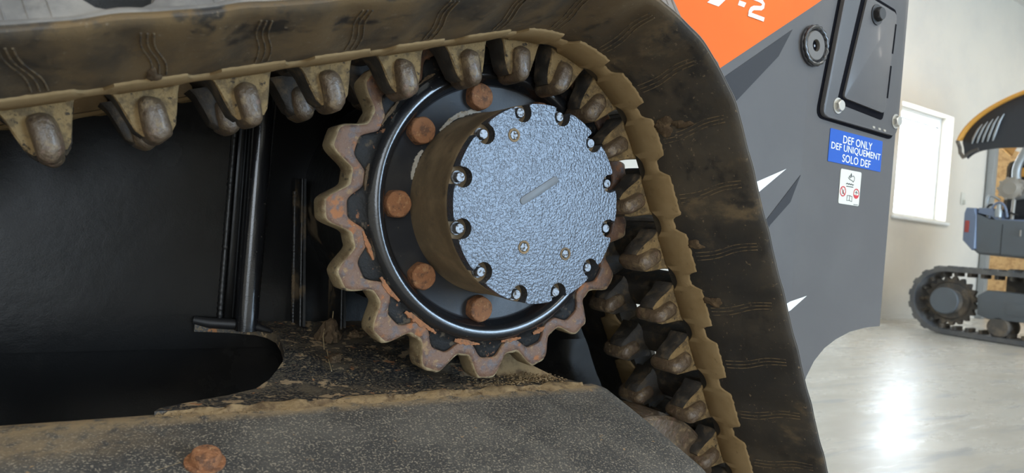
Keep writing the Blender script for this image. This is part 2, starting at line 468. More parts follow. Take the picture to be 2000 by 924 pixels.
struct(box('baseboard_back', (WL, WY - .012, FLOOR), (WR, WY - .0005, FLOOR + .05), 'wall'), 'painted baseboard strip along the back wall')
# unseen ceiling lamps, added to light the shop
def lamp(x, y, i):
    o = empty('unseen_ceiling_lamp', (x, y, CEIL), 'unseen long white linear lamp added under the shop ceiling', 'lamp', 'added linear ceiling lamps')
    b = box('lamp_housing', (-.65, -.11, -.09), (.65, .11, -.001), 'trimw', o, .01)
    d = box('lamp_diffuser', (-.62, -.09, -.11), (.62, .09, -.09), 'tube', o, .005)
    a = area_light('unseen_lamp_light', (0, 0, -.13), (0, 0, 0), 1.2, 0.18, 56, (1.0, 0.90, 0.76)); a.parent = o
for i, (x, y) in enumerate(((-3.2, -2.6), (0.2, -2.6), (3.6, -2.6), (7.2, -2.6), (10.6, -2.6), (-3.2, -5.6), (0.6, -5.6), (9.8, -5.6), (6.8, 1.1), (10.4, 1.1))): lamp(x, y, i)

# ------------------------------------------------------------------ compact track loader
loader = empty('compact_track_loader', (0, 0, FLOOR), 'black and orange compact track loader with rubber track and exposed drive sprocket', 'track loader')
def sub(name):                # a part kept at the loader's origin, meshes below use world coordinates
    o = bpy.data.objects.new(name, None); col.objects.link(o); o.parent = loader
    o.location = (0, 0, -FLOOR); o.empty_display_size = 0.05
    return o
def onto(o, part=None):       # world-coordinate mesh becomes a part of the loader
    o.parent = loader; o.location = (0, 0, -FLOOR); return o

# --- track path: three circles joined by tangents (x, z); d is the distance of a layer measured at the sprocket
PR, PITCH_L = 0.241, 0.0891
A1, A2 = R(109), R(28)
RR, FR = 0.19, 0.16
n28 = Vector((math.cos(A2), math.sin(A2))); d28 = Vector((math.sin(A2), -math.cos(A2)))
Lr = (-FLOOR - .05 - RR + (PR - RR) * n28.y) / -d28.y
CRr = d28 * Lr + n28 * (PR - RR)
n109 = Vector((math.cos(A1), math.sin(A1))); d109 = Vector((-math.sin(A1), math.cos(A1)))
Lf = (-FLOOR - .05 - FR + (PR - FR) * n109.y) / -d109.y
CFr = d109 * Lf + n109 * (PR - FR)
segs = []                     # (length, kind, data)
aL = R(95)                    # s = 0 where a lug sits on the sprocket
segs.append((PR * (aL - A2), 'arc', (Vector((0, 0)), PR, aL)))
segs.append((Lr, 'line', (n28 * PR, d28, A2)))
segs.append((RR * (A2 + PI / 2), 'arc', (CRr, RR, A2)))
segs.append((CRr.x - CFr.x, 'line', (Vector((CRr.x, CRr.y - RR)), Vector((-1, 0)), -PI / 2)))
segs.append((FR * (-PI / 2 - (A1 - 2 * PI)), 'arc', (CFr, FR, -PI / 2)))
segs.append((Lf, 'line', (CFr + n109 * FR, -d109, A1)))
segs.append((PR * (A1 - aL), 'arc', (Vector((0, 0)), PR, A1)))
TOT = sum(s[0] for s in segs)
def path(s):
    """centre-line point and outward angle at arc length s"""
    s = s % TOT
    for (L, k, dat) in segs:
        if s <= L:
            if k == 'arc':
                c, r, a0 = dat; a = a0 - s / r
                return Vector((c.x + r * math.cos(a), c.y + r * math.sin(a))), a
            p, d, a = dat
            return p + d * s, a
        s -= L
    return path(0)
def PT(s, d, y):
    p, a = path(s)
    k = d - PR
    return (p.x + k * math.cos(a), y, p.y + k * math.sin(a))
def PM(s):
    """frame at s: local x along the track, y across, z outward with z = d"""
    p, a = path(s)
    m = Matrix(((math.sin(a), 0, math.cos(a), p.x - PR * math.cos(a)), (0, 1, 0, 0), (-math.cos(a), 0, math.sin(a), p.y - PR * math.sin(a)), (0, 0, 0, 1)))
    return m
NL = int(round(TOT / PITCH_L)); P_ = TOT / NL
YC = 0.02
def mir(y): return 2 * YC - y

def wave(s, y):
    """stiffness ripple of the flange between the links"""
    t = min(1.0, max(0.0, (abs(y - YC) - 0.135) / 0.12))
    u = (s / P_) % 1.0
    sk = u + 0.25 * t
    return 3.4 * t * (1 - t) * (0.0030 * math.cos(2 * PI * sk) + 0.0012 * math.cos(4 * PI * sk + 0.8))
def sweep(name, prof, mats, parent, ns=12, fm=None, rip=False, angle=40):
    """closed profile [(y, d)] swept round the whole loop"""
    v, f, mi = [], [], []
    tot = NL * ns; k = len(prof)
    for i in range(tot):
        s = i * TOT / tot
        for (y, d) in prof:
            v.append(PT(s, d + (wave(s, y) if rip else 0), y))
    for i in range(tot):
        j = (i + 1) % tot
        for q in range(k):
            q2 = (q + 1) % k
            f.append((i * k + q, i * k + q2, j * k + q2, j * k + q)); mi.append(fm[q] if fm else 0)
    return mesh(name, v, f, mats, parent, mi, angle=angle)
track = sub('rubber_track')
def fl_d(y):
    for (a, b_) in zip(flange, flange[1:]):
        if b_[0] <= y <= a[0]: return a[1] + (b_[1] - a[1]) * (a[0] - y) / (a[0] - b_[0])
    return .235
flange = [(-.055, .2105), (-.085, .2105), (-.112, .2106), (-.128, .2136), (-.15, .2184), (-.18, .2245), (-.205, .2295), (-.2150, .2320), (-.2205, .2338), (-.2245, .2362),
          (-.2262, .2385), (-.2260, .2403), (-.2250, .2414), (-.2242, .2422), (-.2248, .2434), (-.2240, .2446), (-.2225, .2460), (-.2195, .2474), (-.2140, .2486), (-.12, .2510), (-.055, .2510)]
sweep('belt', flange, ['rubber', 'tread'], track, rip=True, fm=[0] * 14 + [1] * 5 + [0] * 2)
sweep('belt', [(mir(y), d) for y, d in flange][::-1], ['rubber'], track, rip=True)

# roller path pads: wide at each lug, notched between
def edge_out(u):
    q = abs(((u + .5) % 1) - .5)        # 0 at the lug, .5 mid-gap
    t = min(1, max(0, (q - .325) / .085))
    return -.112 + .017 * (t * t * (3 - 2 * t))
def edge_in(u):
    q = abs(((u + .5) % 1) - .5)
    t = min(1, max(0, (q - .26) / .20))
    return -.055 - .013 * math.sin(t * PI / 2)
def pathrail(name, far):
    ns = 24; tot = NL * ns; v, f = [], []
    for i in range(tot):
        s = i * TOT / tot; u = i / ns
        o, n = edge_out(u), edge_in(u)
        jit = 0.0006 * math.sin(i * 2.3) + 0.0005 * math.sin(i * 5.1 + 1)
        o += jit
        for (y, d) in ((o - .0012, .2185), (o - .0002, .2095), (o + .0016, .2080), ((o + n) / 2, .2070), (n - .002, .2072), (n, .2092), (n, .2200)):
            v.append(PT(s, d, mir(y) if far else y))
    for i in range(tot):
        j = (i + 1) % tot
        for q in range(7):
            q2 = (q + 1) % 7
            f.append((i * 7 + q, i * 7 + q2, j * 7 + q2, j * 7 + q))
    return mesh(name, v, f, 'dust', track, angle=50)
pathrail('roller_path', False); pathrail('roller_path', True)

# lugs (rubber guide with caked dust) and the steel core ends in them
def lug_mesh():
    bm = bmesh.new()
    lay = [(.2135, .033, -.0560, -.012), (.2065, .0285, -.0555, -.013), (.2000, .0265, -.0550, -.014), (.185, .0225, -.0535, -.015), (.173, .0185, -.0515, -.016), (.1665, .0135, -.048, -.019)]
    rings = []
    for (d, hw, ya, yb) in lay:
        ring = []
        for (sx, sy) in ((-1, -.93), (-.93, -1), (0, -1), (.93, -1), (1, -.93), (1, .8), (.8, 1), (0, 1), (-.8, 1), (-1, .8)):
            ym, yh = (ya + yb) / 2, (yb - ya) / 2
            ring.append(bm.verts.new((sx * hw + random.uniform(-.0008, .0008), ym + sy * yh + random.uniform(-.0007, .0007), d + random.uniform(-.0006, .0006))))
        rings.append(ring)
    n = 10
    for q in range(len(rings) - 1):
        for i in range(n):
            fc = bm.faces.new((rings[q][i], rings[q][(i + 1) % n], rings[q + 1][(i + 1) % n], rings[q + 1][i]))
            fc.material_index = 0 if i in (0, 1, 2, 3) else 1
    bm.faces.new(rings[-1]).material_index = 1
    bm.faces.new(rings[0][::-1]).material_index = 1
    bmesh.ops.recalc_face_normals(bm, faces=bm.faces)
    me = bpy.data.meshes.new('drive_lug'); bm.to_mesh(me); bm.free()
    me.materials.append(M['lugdust']); me.materials.append(M['lugside'])
    for p in me.polygons: p.use_smooth = True
    me.set_sharp_from_angle(angle=R(40))
    return me
def core_mesh(name, ya, yb, hw, d0, d1, seed):
    """pill-shaped steel core end: a capsule outline in (x, d) domed towards -y and +y"""
    rnd = random.Random(seed)
    n = 28; rings = []
    v, f = [], []
    cz = (d0 + d1) / 2; hl = (d1 - d0) / 2 - hw
    prof = [(.30, ya), (.62, ya + .0012), (.86, ya + .0040), (1.0, ya + .0105), (1.03, (ya + yb) / 2), (1.0, yb - .010), (.85, yb - .0035), (.45, yb)]
    for (k, y) in prof:
        for i in range(n):
            a = 2 * PI * i / n
            wv = 1 + .05 * math.sin(3 * a + seed) + .03 * math.sin(5 * a + 2 * seed)
            x = hw * k * wv * math.cos(a)
            z = hw * k * wv * math.sin(a) + hl * (1 if math.sin(a) >= 0 else -1) * (0.35 + .65 * k) * min(1, abs(math.sin(a)) * 3)
            v.append((x, y + rnd.uniform(-.0005, .0005), cz + z))
    for q in range(len(prof) - 1):
        for i in range(n):
            j = (i + 1) % n
            f.append((q * n + i, q * n + j, (q + 1) * n + j, (q + 1) * n + i))
    f.append(tuple(range(n))[::-1]); f.append(tuple((len(prof) - 1) * n + i for i in range(n)))
    me = bpy.data.meshes.new(name); me.from_pydata(v, [], f); me.materials.append(M['core']); fix(me, True, 50)
    return me
lugA = lug_mesh()
lugB = lugA.copy()
lugB.transform(Matrix(((1, 0, 0, 0), (0, -1, 0, 2 * YC), (0, 0, 1, 0), (0, 0, 0, 1)))); lugB.flip_normals()
coreA = [core_mesh('lug_core', -.0665, -.008, .0113 + .0006 * k, .1570, .2020, k) for k in range(3)]
coreB = core_mesh('lug_core', .048, .1065, .0125, .1575, .2005, 5)
# cross bar of the steel core under the rubber, between the drive windows
def bar_mesh():
    bm = bmesh.new()
    poly = [(-.026, .258), (-.026, .228), (-.019, .214), (-.007, .2105), (.007, .2105), (.019, .214), (.026, .228), (.026, .258)]
    rg = []
    for y in (-.058, -.03, .02, .07, .098):
        rg.append([bm.verts.new((x + random.uniform(-.001, .001), y, d + random.uniform(-.001, .001))) for x, d in poly])
    for a, b in zip(rg, rg[1:]):
        for i in range(8): bm.faces.new((a[i], a[(i + 1) % 8], b[(i + 1) % 8], b[i]))
    bm.faces.new(rg[0]); bm.faces.new(rg[-1][::-1])
    bmesh.ops.recalc_face_normals(bm, faces=bm.faces)
    me = bpy.data.meshes.new('core_bar'); bm.to_mesh(me); bm.free()
    me.materials.append(M['lugside'])
    for p in me.polygons: p.use_smooth = True
    me.set_sharp_from_angle(angle=R(50))
    return me
barM = bar_mesh()
# three fine moulded lines across the flange at each link
def lines_mesh():
    v, f = [], []
    for k in (-1, 0, 1):
        pts = []
        for i in range(13):
            t = i / 12; y = -.118 - .092 * t
            x = k * .0058 * (1 - .25 * t) + .006 - .013 / (1 + math.exp(-9 * (t - .5)))
            # follow the flange surface
            d = .2150 + (.2360 - .2150) * ((-.118 - y) / .106)
            d = fl_d(y) + wave(x, y)
            pts.append((x, y, d - .0001))
        tube_vf(pts, .0009, 5, v, f)
    me = bpy.data.meshes.new('moulded_lines'); me.from_pydata([tuple(p) for p in v], [], f); me.materials.append(M['ridge']); fix(me, True, 80)
    return me
lineM = lines_mesh()
# tread block: sloping ribbed shoulder with rounded ends
def tread_mesh():
    bm = bmesh.new()
    L = .054
    def ring(x, top, sh):
        k = (top - .2485) / .0465
        prof = [(-.2150, .2470), (-.2120 + sh * .5, .2490 + .003 * k), (-.2110 + .026 * k + sh, .2485 + .037 * k), (-.2110 + .038 * k + sh, top), (-.10, top), (-.098, .2470)]
        return [bm.verts.new((x, y, d)) for y, d in prof]
    rg = [ring(-L - .026, .2495, 0), ring(-L - .016, .2535, .001), ring(-L - .004, .268, .001), ring(-L + .006, .2935, 0)]
    n = 6
    for i in range(n):
        x = -L + .012 + (2 * L - .024) * (i + .5) / n
        h = (2 * L - .024) / n / 2
        rg += [ring(x - h * .95, .295, -.0014), ring(x - h * .86, .295, .0010), ring(x + h * .86, .295, .0010), ring(x + h * .95, .295, -.0014)]
    rg += [ring(L - .006, .2935, 0), ring(L + .004, .268, .001), ring(L + .016, .2535, .001), ring(L + .026, .2495, 0)]
    for a, b in zip(rg, rg[1:]):
        for i in range(5): bm.faces.new((a[i], a[i + 1], b[i + 1], b[i]))
    bm.faces.new(rg[0]); bm.faces.new(rg[-1][::-1])
    bmesh.ops.recalc_face_normals(bm, faces=bm.faces)
    me = bpy.data.meshes.new('tread_block'); bm.to_mesh(me); bm.free(); me.materials.append(M['tread'])
    for p in me.polygons: p.use_smooth = True
    me.set_sharp_from_angle(angle=R(30))
    return me
treadM = tread_mesh()
treadF = treadM.copy(); treadF.transform(Matrix(((1, 0, 0, 0), (0, -1, 0, 2 * YC), (0, 0, 1, 0), (0, 0, 0, 1)))); treadF.flip_normals()
treadC = bpy.data.meshes.new('tread_block')
_b = box_bm((-.03, -.075, .2500), (.03, .115, .295), .008); _b.to_mesh(treadC); _b.free(); treadC.materials.append(M['tread'])
for i in range(NL):
    m = PM(i * P_)
    instance(lugA, 'drive_lug', m, track); instance(lugB, 'drive_lug', m, track)
    instance(coreA[i % 3], 'lug_core', m, track); instance(coreB, 'lug_core', m, track)
    instance(barM, 'core_bar', m, track)
    instance(lineM, 'moulded_lines', m, track)
    if i % 2: instance(treadC, 'tread_block', m, track)
TOFF = (TOT - .462 - P_) % (2 * P_)
for i in range(NL // 2):
    if i * 2 * P_ > TOT - P_: break
    s = i * 2 * P_ + TOFF
    for (src, ds) in ((treadM, 0), (treadF, P_ * .9)):
        me = src.copy()
        for v_ in me.vertices: v_.co = PT(s + ds + v_.co.x, v_.co.z, v_.co.y)
        me.update(); o = link('tread_block', me, track)
# dried mud stuck to the flange
def mud_patch(s0, y0, ls, ly, seed, mat='darkmud'):
    rnd = random.Random(seed); n = 26
    v, f = [], []
    for k, (q, h) in enumerate(((1.0, 0.0003), (.86, .0022), (.45, .0030))):
        for i in range(n):
            a = 2 * PI * i / n
            w = 1 + .28 * math.sin(2 * a + seed) + .20 * math.sin(3 * a + 2.1 * seed) + .10 * math.sin(7 * a + seed)
            s = s0 + ls * q * w * math.cos(a); y = y0 + ly * q * w * math.sin(a)
            d = fl_d(min(y, -.1)) - h + wave(s, y)
            v.append(PT(s, d, y))
    for k in range(2):
        for i in range(n):
            j = (i + 1) % n
            f.append((k * n + i, k * n + j, (k + 1) * n + j, (k + 1) * n + i))
    f.append(tuple(2 * n + i for i in range(n)))
    return mesh('mud_patch', v, f, mat, track, angle=60)
s28 = segs[0][0]
mud_patch(s28 - .028, -.125, .013, .016, 1); mud_patch(s28 - .025, -.150, .006, .014, 3)
mud_patch(s28 + .152, -.121, .006, .013, 2); mud_patch(s28 + .243, -.124, .009, .012, 4)
mud_patch(TOT - .445, -.120, .006, .012, 6)

# --- drive sprocket
spr = sub('drive_sprocket')
NT, TP = 17, R(186.5)
def tooth_c(a):
    u = ((a - TP) / (2 * PI / NT) + .5) % 1 - .5
    q = abs(u)
    t = min(1, max(0, (q - .10) / .31))
    s = .5 + .5 * math.cos(PI * t)
    return .2105 + .0295 * s - .0006 * (1 - min(1, q / .1)) * 0
NA = NT * 28
def sprocket_body():
    v, f, fmi = [], [], []
    def prof(a):
        c = tooth_c(a); w = c - .0185 - .36 * (c - .2105)
        wob = .0007 * math.sin(a * 13) + .0005 * math.sin(a * 29 + 1)
        pts = [(.05, .012), (.1575, .012), (.1602, .0105), (.1618, .0075), (.1636, .001), (.1662, -.0050), (.1697, -.0090), (.1742, -.0103), (.1790, -.0094), (.1830, -.0066), (.1862, -.0030), (.1885, .0004 + wob)]
        e = w - .1885
        pts += [(.1885 + e * .4, .0022 + wob), (.1885 + e * .8, .0034), (w - .0008, .0042), (w, .0055), (w, .030), (.19, .034), (.15, .036), (.05, .036)]
        return pts
    for i in range(NA):
        a = 2 * PI * i / NA
        for (r, y) in prof(a): v.append((r * math.cos(a), y, r * math.sin(a)))
    k = len(prof(0))
    for i in range(NA):
        j = (i + 1) % NA
        for q in range(k):
            q2 = (q + 1) % k
            f.append((i * k + q, i * k + q2, j * k + q2, j * k + q)); fmi.append(1 if q < 2 else 2 if 10 <= q <= 13 else 0)
    return mesh('sprocket_body', v, f, ['gloss', 'satin', 'pad'], spr, fmi, angle=50)
sprocket_body()
def tooth_ring():
    v, f, fmi = [], [], []
    for i in range(NA):
        a = 2 * PI * i / NA
        c = tooth_c(a); w = c - .0190 - .36 * (c - .2105)
        wr = .0006 * math.sin(a * 41) + .0004 * math.sin(a * 97)
        pr = [(w, .010), (w, .0015), (w + .0016, .0004), (c - .010, .0), (c - .0038, .0006 + wr * .5), (c - .0012 + wr, .0026), (c + wr, .0065), (c + .0002, .02), (c, .0345), (c - .0015, .0385), (c - .0045, .0402), (c - .012, .0405), (w, .0405)]
        for (r, y) in pr: v.append((r * math.cos(a), y, r * math.sin(a)))
    k = 13
    for i in range(NA):
        j = (i + 1) % NA
        for q in range(k):
            q2 = (q + 1) % k
            f.append((i * k + q, i * k + q2, j * k + q2, j * k + q)); fmi.append(1 if 3 < q < 10 else 0)
    return mesh('tooth_ring', v, f, ['rust', 'toothside'], spr, fmi, angle=60)
tooth_ring()
sb = hexhead_mesh('sprocket_bolt', .0192, .0150, 'rustbolt', chamfer=.35, dome=.0010, rnd=.55)
for i in range(9):
    a = R(105.1 - 40 + 40 * i)
    instance(sb, 'sprocket_bolt', T(.1445 * math.cos(a), .0125, .1445 * math.sin(a)) @ RY(R(17 * i + 8)), spr)
# rust flakes where the paint has lifted along the tooth ring, bare primer beside the drum
def flake(name, pts_ra, y, h, mat, seed, wid=1.2):
    """irregular flake: centre line in (radius, degrees), half widths"""
    rnd = random.Random(seed); v, f = [], []
    n = len(pts_ra); fine = []
    for i in range(n - 1):
        for k in range(6):
            t = k / 6
            fine.append(tuple(a * (1 - t) + b * t for a, b in zip(pts_ra[i], pts_ra[i + 1])))
    fine.append(pts_ra[-1])
    m = len(fine)
    for i, (r, dg, hw) in enumerate(fine):
        hw = hw * wid; e1 = hw * rnd.uniform(.6, 1.15); e2 = hw * rnd.uniform(.6, 1.15)
        a = R(dg + rnd.uniform(-.25, .25))
        for (o, yy) in ((-e1, y + .002), (-e1 * .8, y - h), (0, y - h * rnd.uniform(.9, 1.4)), (e2 * .8, y - h), (e2, y + .002)):
            v.append(((r + o) * math.cos(a), yy, (r + o) * math.sin(a)))
    for i in range(m - 1):
        for q in range(4): f.append((i * 5 + q, i * 5 + q + 1, (i + 1) * 5 + q + 1, (i + 1) * 5 + q))
    return mesh(name, v, f, mat, spr, angle=40)
flake('rust_flake', [(.191, 213, .0018), (.1915, 217, .004), (.190, 221, .0035), (.1885, 225, .002)], .0012, .0018, 'rustflake', 1)
flake('rust_flake', [(.194, 195, .001), (.1925, 198, .003), (.191, 202, .003), (.191, 206, .0012)], .0012, .0016, 'rustflake', 2)
flake('rust_flake', [(.193, 230, .002), (.190, 234, .0055), (.190, 238, .005), (.190, 243, .003), (.192, 246, .0016)], .0012, .0018, 'rustflake', 3)
flake('rust_flake', [(.1915, 255, .003), (.191, 259, .0045), (.191, 263, .003), (.1915, 267, .001)], .0012, .0018, 'rustflake', 4)
flake('rust_flake', [(.190, 277, .001), (.190, 280, .003), (.191, 284, .0026), (.192, 287, .001)], .0012, .0016, 'rustflake', 5)
flake('rust_flake', [(.193, 293, .002), (.194, 296, .004), (.194, 299, .002)], -.0003, .0014, 'rustflake', 6)
flake('mud_flake', [(.189, 170, .0008), (.1895, 173, .0026), (.189, 177, .0022), (.189, 180, .0006)], .0012, .0016, 'darkmud', 7)
flake('mud_flake', [(.192, 143, .001), (.191, 147, .0026), (.192, 152, .0016), (.192, 155, .0008)], .0012, .0016, 'darkmud', 8)
flake('mud_flake', [(.190, 125, .001), (.190, 128, .003), (.189, 132, .002), (.189, 134, .0008)], .0012, .0016, 'darkmud', 9)
def primer(pts, seed):
    o = flake('bare_primer', pts, .0118, .0008, 'chip', seed); return o
primer([(.126, 152, .0015), (.1275, 157, .0032), (.1270, 162, .0030), (.1262, 167, .0030), (.1252, 171, .001)], 11)
primer([(.1245, 104, .001), (.127, 110, .003), (.128, 117, .004), (.1275, 124, .0035), (.1262, 130, .0025), (.125, 136, .001)], 12)

# --- final drive (hub)
hub = sub('final_drive')
HR, HF = .1228, -.1024
lathe_obj('drum', [(.05, .02), (.1235, .02), (.1240, .006), (.1228, -.002), (.1222, -.04), (.1226, -.078), (.1232, -.0845), (.1225, -.0868), (.05, -.0868)], 'capside', hub, 128)
def cap_plate():
    rn, rc = .0132, .1142
    cosb = (HR ** 2 + rc ** 2 - rn ** 2) / (2 * HR * rc)
    be = math.acos(cosb)                     # half angle the pocket takes from the rim
    pts = []
    for k in range(12):
        a0 = R(108.97 - 30 * k)              # clockwise
        # rim from previous pocket to this one
        st, en = a0 + R(30) - be, a0 + be
        for i in range(9):
            a = st + (en - st) * i / 8
            pts.append((HR * math.cos(a), HR * math.sin(a)))
        cx, cz = rc * math.cos(a0), rc * math.sin(a0)
        p0 = (HR * math.cos(a0 + be) - cx, HR * math.sin(a0 + be) - cz)
        p1 = (HR * math.cos(a0 - be) - cx, HR * math.sin(a0 - be) - cz)
        t0, t1 = math.atan2(p0[1], p0[0]), math.atan2(p1[1], p1[0])
        while t1 < t0: t1 += 2 * PI
        for i in range(1, 16):
            t = t0 + (t1 - t0) * i / 16
            pts.append((cx + rn * math.cos(t), cz + rn * math.sin(t)))
    return prism('cap_plate', pts, HF, -.0868, 'cap', hub, .0011, seg=2, angle=30)
cap_plate()
cb = hexhead_mesh('cap_bolt', .0066, .0100, 'silver', chamfer=.2, washer=.0078)
pk = bpy.data.meshes.new('bolt_pocket')
v, f = lathe([(.0066, -.0004), (.0131, -.0004), (.0131, .001)], 24); pk.from_pydata(v, [], f); pk.materials.append(M['pocket']); fix(pk)
for k in range(12):
    a = R(108.97 - 30 * k)
    x, z = .1145 * math.cos(a), .1145 * math.sin(a)
    instance(cb, 'cap_bolt', T(x, -.0870, z) @ RY(R(23 * k)), hub)
for (x, z) in ((-.0477, .0791), (-.0208, -.0539), (.0434, -.0589)):
    ring = lathe_obj('plug_rim', [(.0052, HF - .0002), (.0066, HF - .0012), (.0080, HF - .0010), (.0086, HF + .001)], 'capside', hub, 32, c=(x, 0, z))
    v, f = lathe([(.0068, HF - .0004), (.0052, HF - .0004), (.0036, HF - .0003), (.0035, HF + .004), (.0001, HF + .004)], 6, c=(x, 0, z))
    mesh('drain_plug', v, f, 'silver', hub, angle=20)
def slot_poly(p, q, r, n=8):
    a = math.atan2(q[1] - p[1], q[0] - p[0]); out = []
    for i in range(n + 1): t = a + PI / 2 + PI * i / n; out.append((p[0] + r * math.cos(t), p[1] + r * math.sin(t)))
    for i in range(n + 1): t = a - PI / 2 + PI * i / n; out.append((q[0] + r * math.cos(t), q[1] + r * math.sin(t)))
    return out
prism('raised_bar', slot_poly((-.027, .0024), (.0181, .0321), .0049), HF - .0012, HF + .003, 'exgrey', hub, .0008)
# motor case and mounting plates behind the sprocket
lathe_obj('motor_case', [(.05, .036), (.178, .036), (.183, .05), (.183, .075), (.172, .085), (.165, .12), (.172, .20), (.176, .30), (.05, .30)], 'mudsteel', hub, 72)

# --- chassis and track frame
ch = sub('chassis')
prism('chassis_side', [(-1.5, -.245), (.47, -.245), (.47, .55), (-1.5, .55)], .30, .34, 'chassis', ch)
prism('chassis_skirt', [(-1.5, -.50), (.60, -.50), (.60, -.2452), (-1.5, -.2452)], .315, .36, 'chassis', ch)
def rounded_post(name, x0, x1, y0, z0, z1, r, mat):
    pts = [(x0, .30), (x0, y0 + r)]
    for i in range(1, 7): t = PI + PI / 2 * i / 6; pts.append((x0 + r + r * math.cos(t), y0 + r + r * math.sin(t)))
    for i in range(7): t = 1.5 * PI + PI / 2 * i / 6; pts.append((x1 - r + r * math.cos(t), y0 + r + r * math.sin(t)))
    pts += [(x1, .30)]
    return prism(name, pts, z0, z1, mat, ch, plane='XY', angle=50)
rounded_post('chassis_post', -.268, -.236, .262, -.215, .5, .013, 'gloss')
def weld(name, p, q, r, n, mat='mudsteel'):
    p, q = Vector(p), Vector(q); rnd = random.Random(3)
    pts, rad = [], []
    for i in range(n * 3 + 1):
        t = i / (n * 3)
        pts.append(p.lerp(q, t)); rad.append(r * (.78 + .30 * abs(math.sin(PI * i / 3 + .4))) * rnd.uniform(.92, 1.08))
    return tube(name, pts, rad, mat, ch, 8)
weld('weld_bead', (-.286, .2995, -.205), (-.2835, .2995, .30), .0048, 60)
weld('weld_bead', (-.232, .2995, -.205), (-.228, .2995, .30), .0020, 50)
prism('weld_strip', [(-.2815, -.21), (-.270, -.21), (-.270, .4), (-.2795, .4)], .290, .2999, 'chassis', ch, .003)
# gussets that carry the motor case
def gusset(x0, x1, zb, zt, y0, y1):
    bm = bmesh.new()
    vs = [(x0, .30, zb), (x0 + .004, .30, zb), (x1 + .004, y0, zb), (x1, y0, zb), (x0 - .012, .30, zt), (x0 - .008, .30, zt), (x1 - .008, y1, zt), (x1 - .012, y1, zt)]
    b = [bm.verts.new(p) for p in vs]
    for q in ((0, 1, 2, 3), (4, 7, 6, 5), (0, 4, 5, 1), (1, 5, 6, 2), (2, 6, 7, 3), (3, 7, 4, 0)): bm.faces.new([b[i] for i in q])
    return from_bm('gusset', bm, 'mudsteel', ch)
gusset(-.178, -.172, -.208, .02, .262, .275)
gusset(-.120, -.113, -.208, .0, .245, .26)
weld('weld_bead', (-.177, .297, -.21), (-.190, .297, .0), .0034, 40)
weld('weld_bead', (-.176, .262, -.208), (-.186, .275, .02), .0026, 36)
weld('weld_bead', (-.117, .245, -.210), (-.123, .26, .0), .0026, 30)

frame = sub('track_frame')
# sloped guard beam: profile (y, z) swept along x, end cut square
bprof = [(-.002, -.2556), (-.008, -.2550), (-.020, -.2562), (-.034, -.2600), (-.060, -.2672), (-.10, -.2785), (-.15, -.2932), (-.190, -.3055), (-.2105, -.3122), (-.2190, -.3170), (-.2235, -.326), (-.2240, -.345), (-.21, -.40), (-.002, -.40)]
def beam():
    xs = [-1.42 + i * .04 for i in range(40)] + [.17, .190, .2040, .2085]
    v, f = [], []
    for x in xs:
        cut = max(0.0, x - .19)
        for (y, z) in bprof:
            swell = 0.006 * math.exp(-((x + .52) / .10) ** 2) * math.exp(-((y + .09) / .04) ** 2)
            k = 1 if z > -.39 else 0
            v.append((x, y + cut * .15, z + swell - (cut * .28 if k else 0)))
    k = len(bprof)
    for i in range(len(xs) - 1):
        for q in range(k):
            q2 = (q + 1) % k
            f.append((i * k + q, i * k + q2, (i + 1) * k + q2, (i + 1) * k + q))
    f.append(tuple(range(k))); f.append(tuple((len(xs) - 1) * k + q for q in range(k))[::-1])
    return mesh('guard_beam', v, f, 'beam', frame, angle=28)
beam()
# top plate of the frame with the rounded cut-out, rising towards the chassis
def zpl(y): return -.2525 if y < .06 else -.2525 + (y - .06) * .046 / .24
def top_plate():
    cut = [(-.3960, .004), (-.3900, .0096), (-.3453, .0323), (-.318, .044), (-.283, .0642), (-.262, .088), (-.2467, .114), (-.232, .142), (-.222, .1731), (-.217, .208), (-.216, .2421), (-.224, .262), (-.2382, .2752), (-.275, .287), (-.3207, .2935), (-.3207, .2998)]
    def rt(y): return .165 if y < 0 else .165 - .105 * (y / .30) ** .9 if y < .30 else .06
    rows = [(-.400, -.005)] + cut
    xs = 6
    v, f = [], []
    for (x0, y) in rows:
        for i in range(xs + 1):
            x = x0 + (rt(y) - x0) * i / xs
            v.append((x, y, zpl(y) + .0012)); v.append((x, y, zpl(y) - .011))
    w = 2 * (xs + 1); n = len(rows)
    for j in range(n - 1):
        for i in range(xs):
            a_ = j * w + 2 * i; b_ = a_ + w
            f.append((a_, a_ + 2, b_ + 2, b_)); f.append((a_ + 1, b_ + 1, b_ + 3, a_ + 3))
        a_ = j * w; f.append((a_, a_ + w, a_ + w + 1, a_ + 1))
        a_ = j * w + 2 * xs; f.append((a_, a_ + 1, a_ + w + 1, a_ + w))
    for j in (0, n - 1):
        for i in range(xs):
            a_ = j * w + 2 * i; f.append((a_, a_ + 1, a_ + 3, a_ + 2))
    return mesh('top_plate', v, f, 'plate', frame, angle=30)
top_plate()
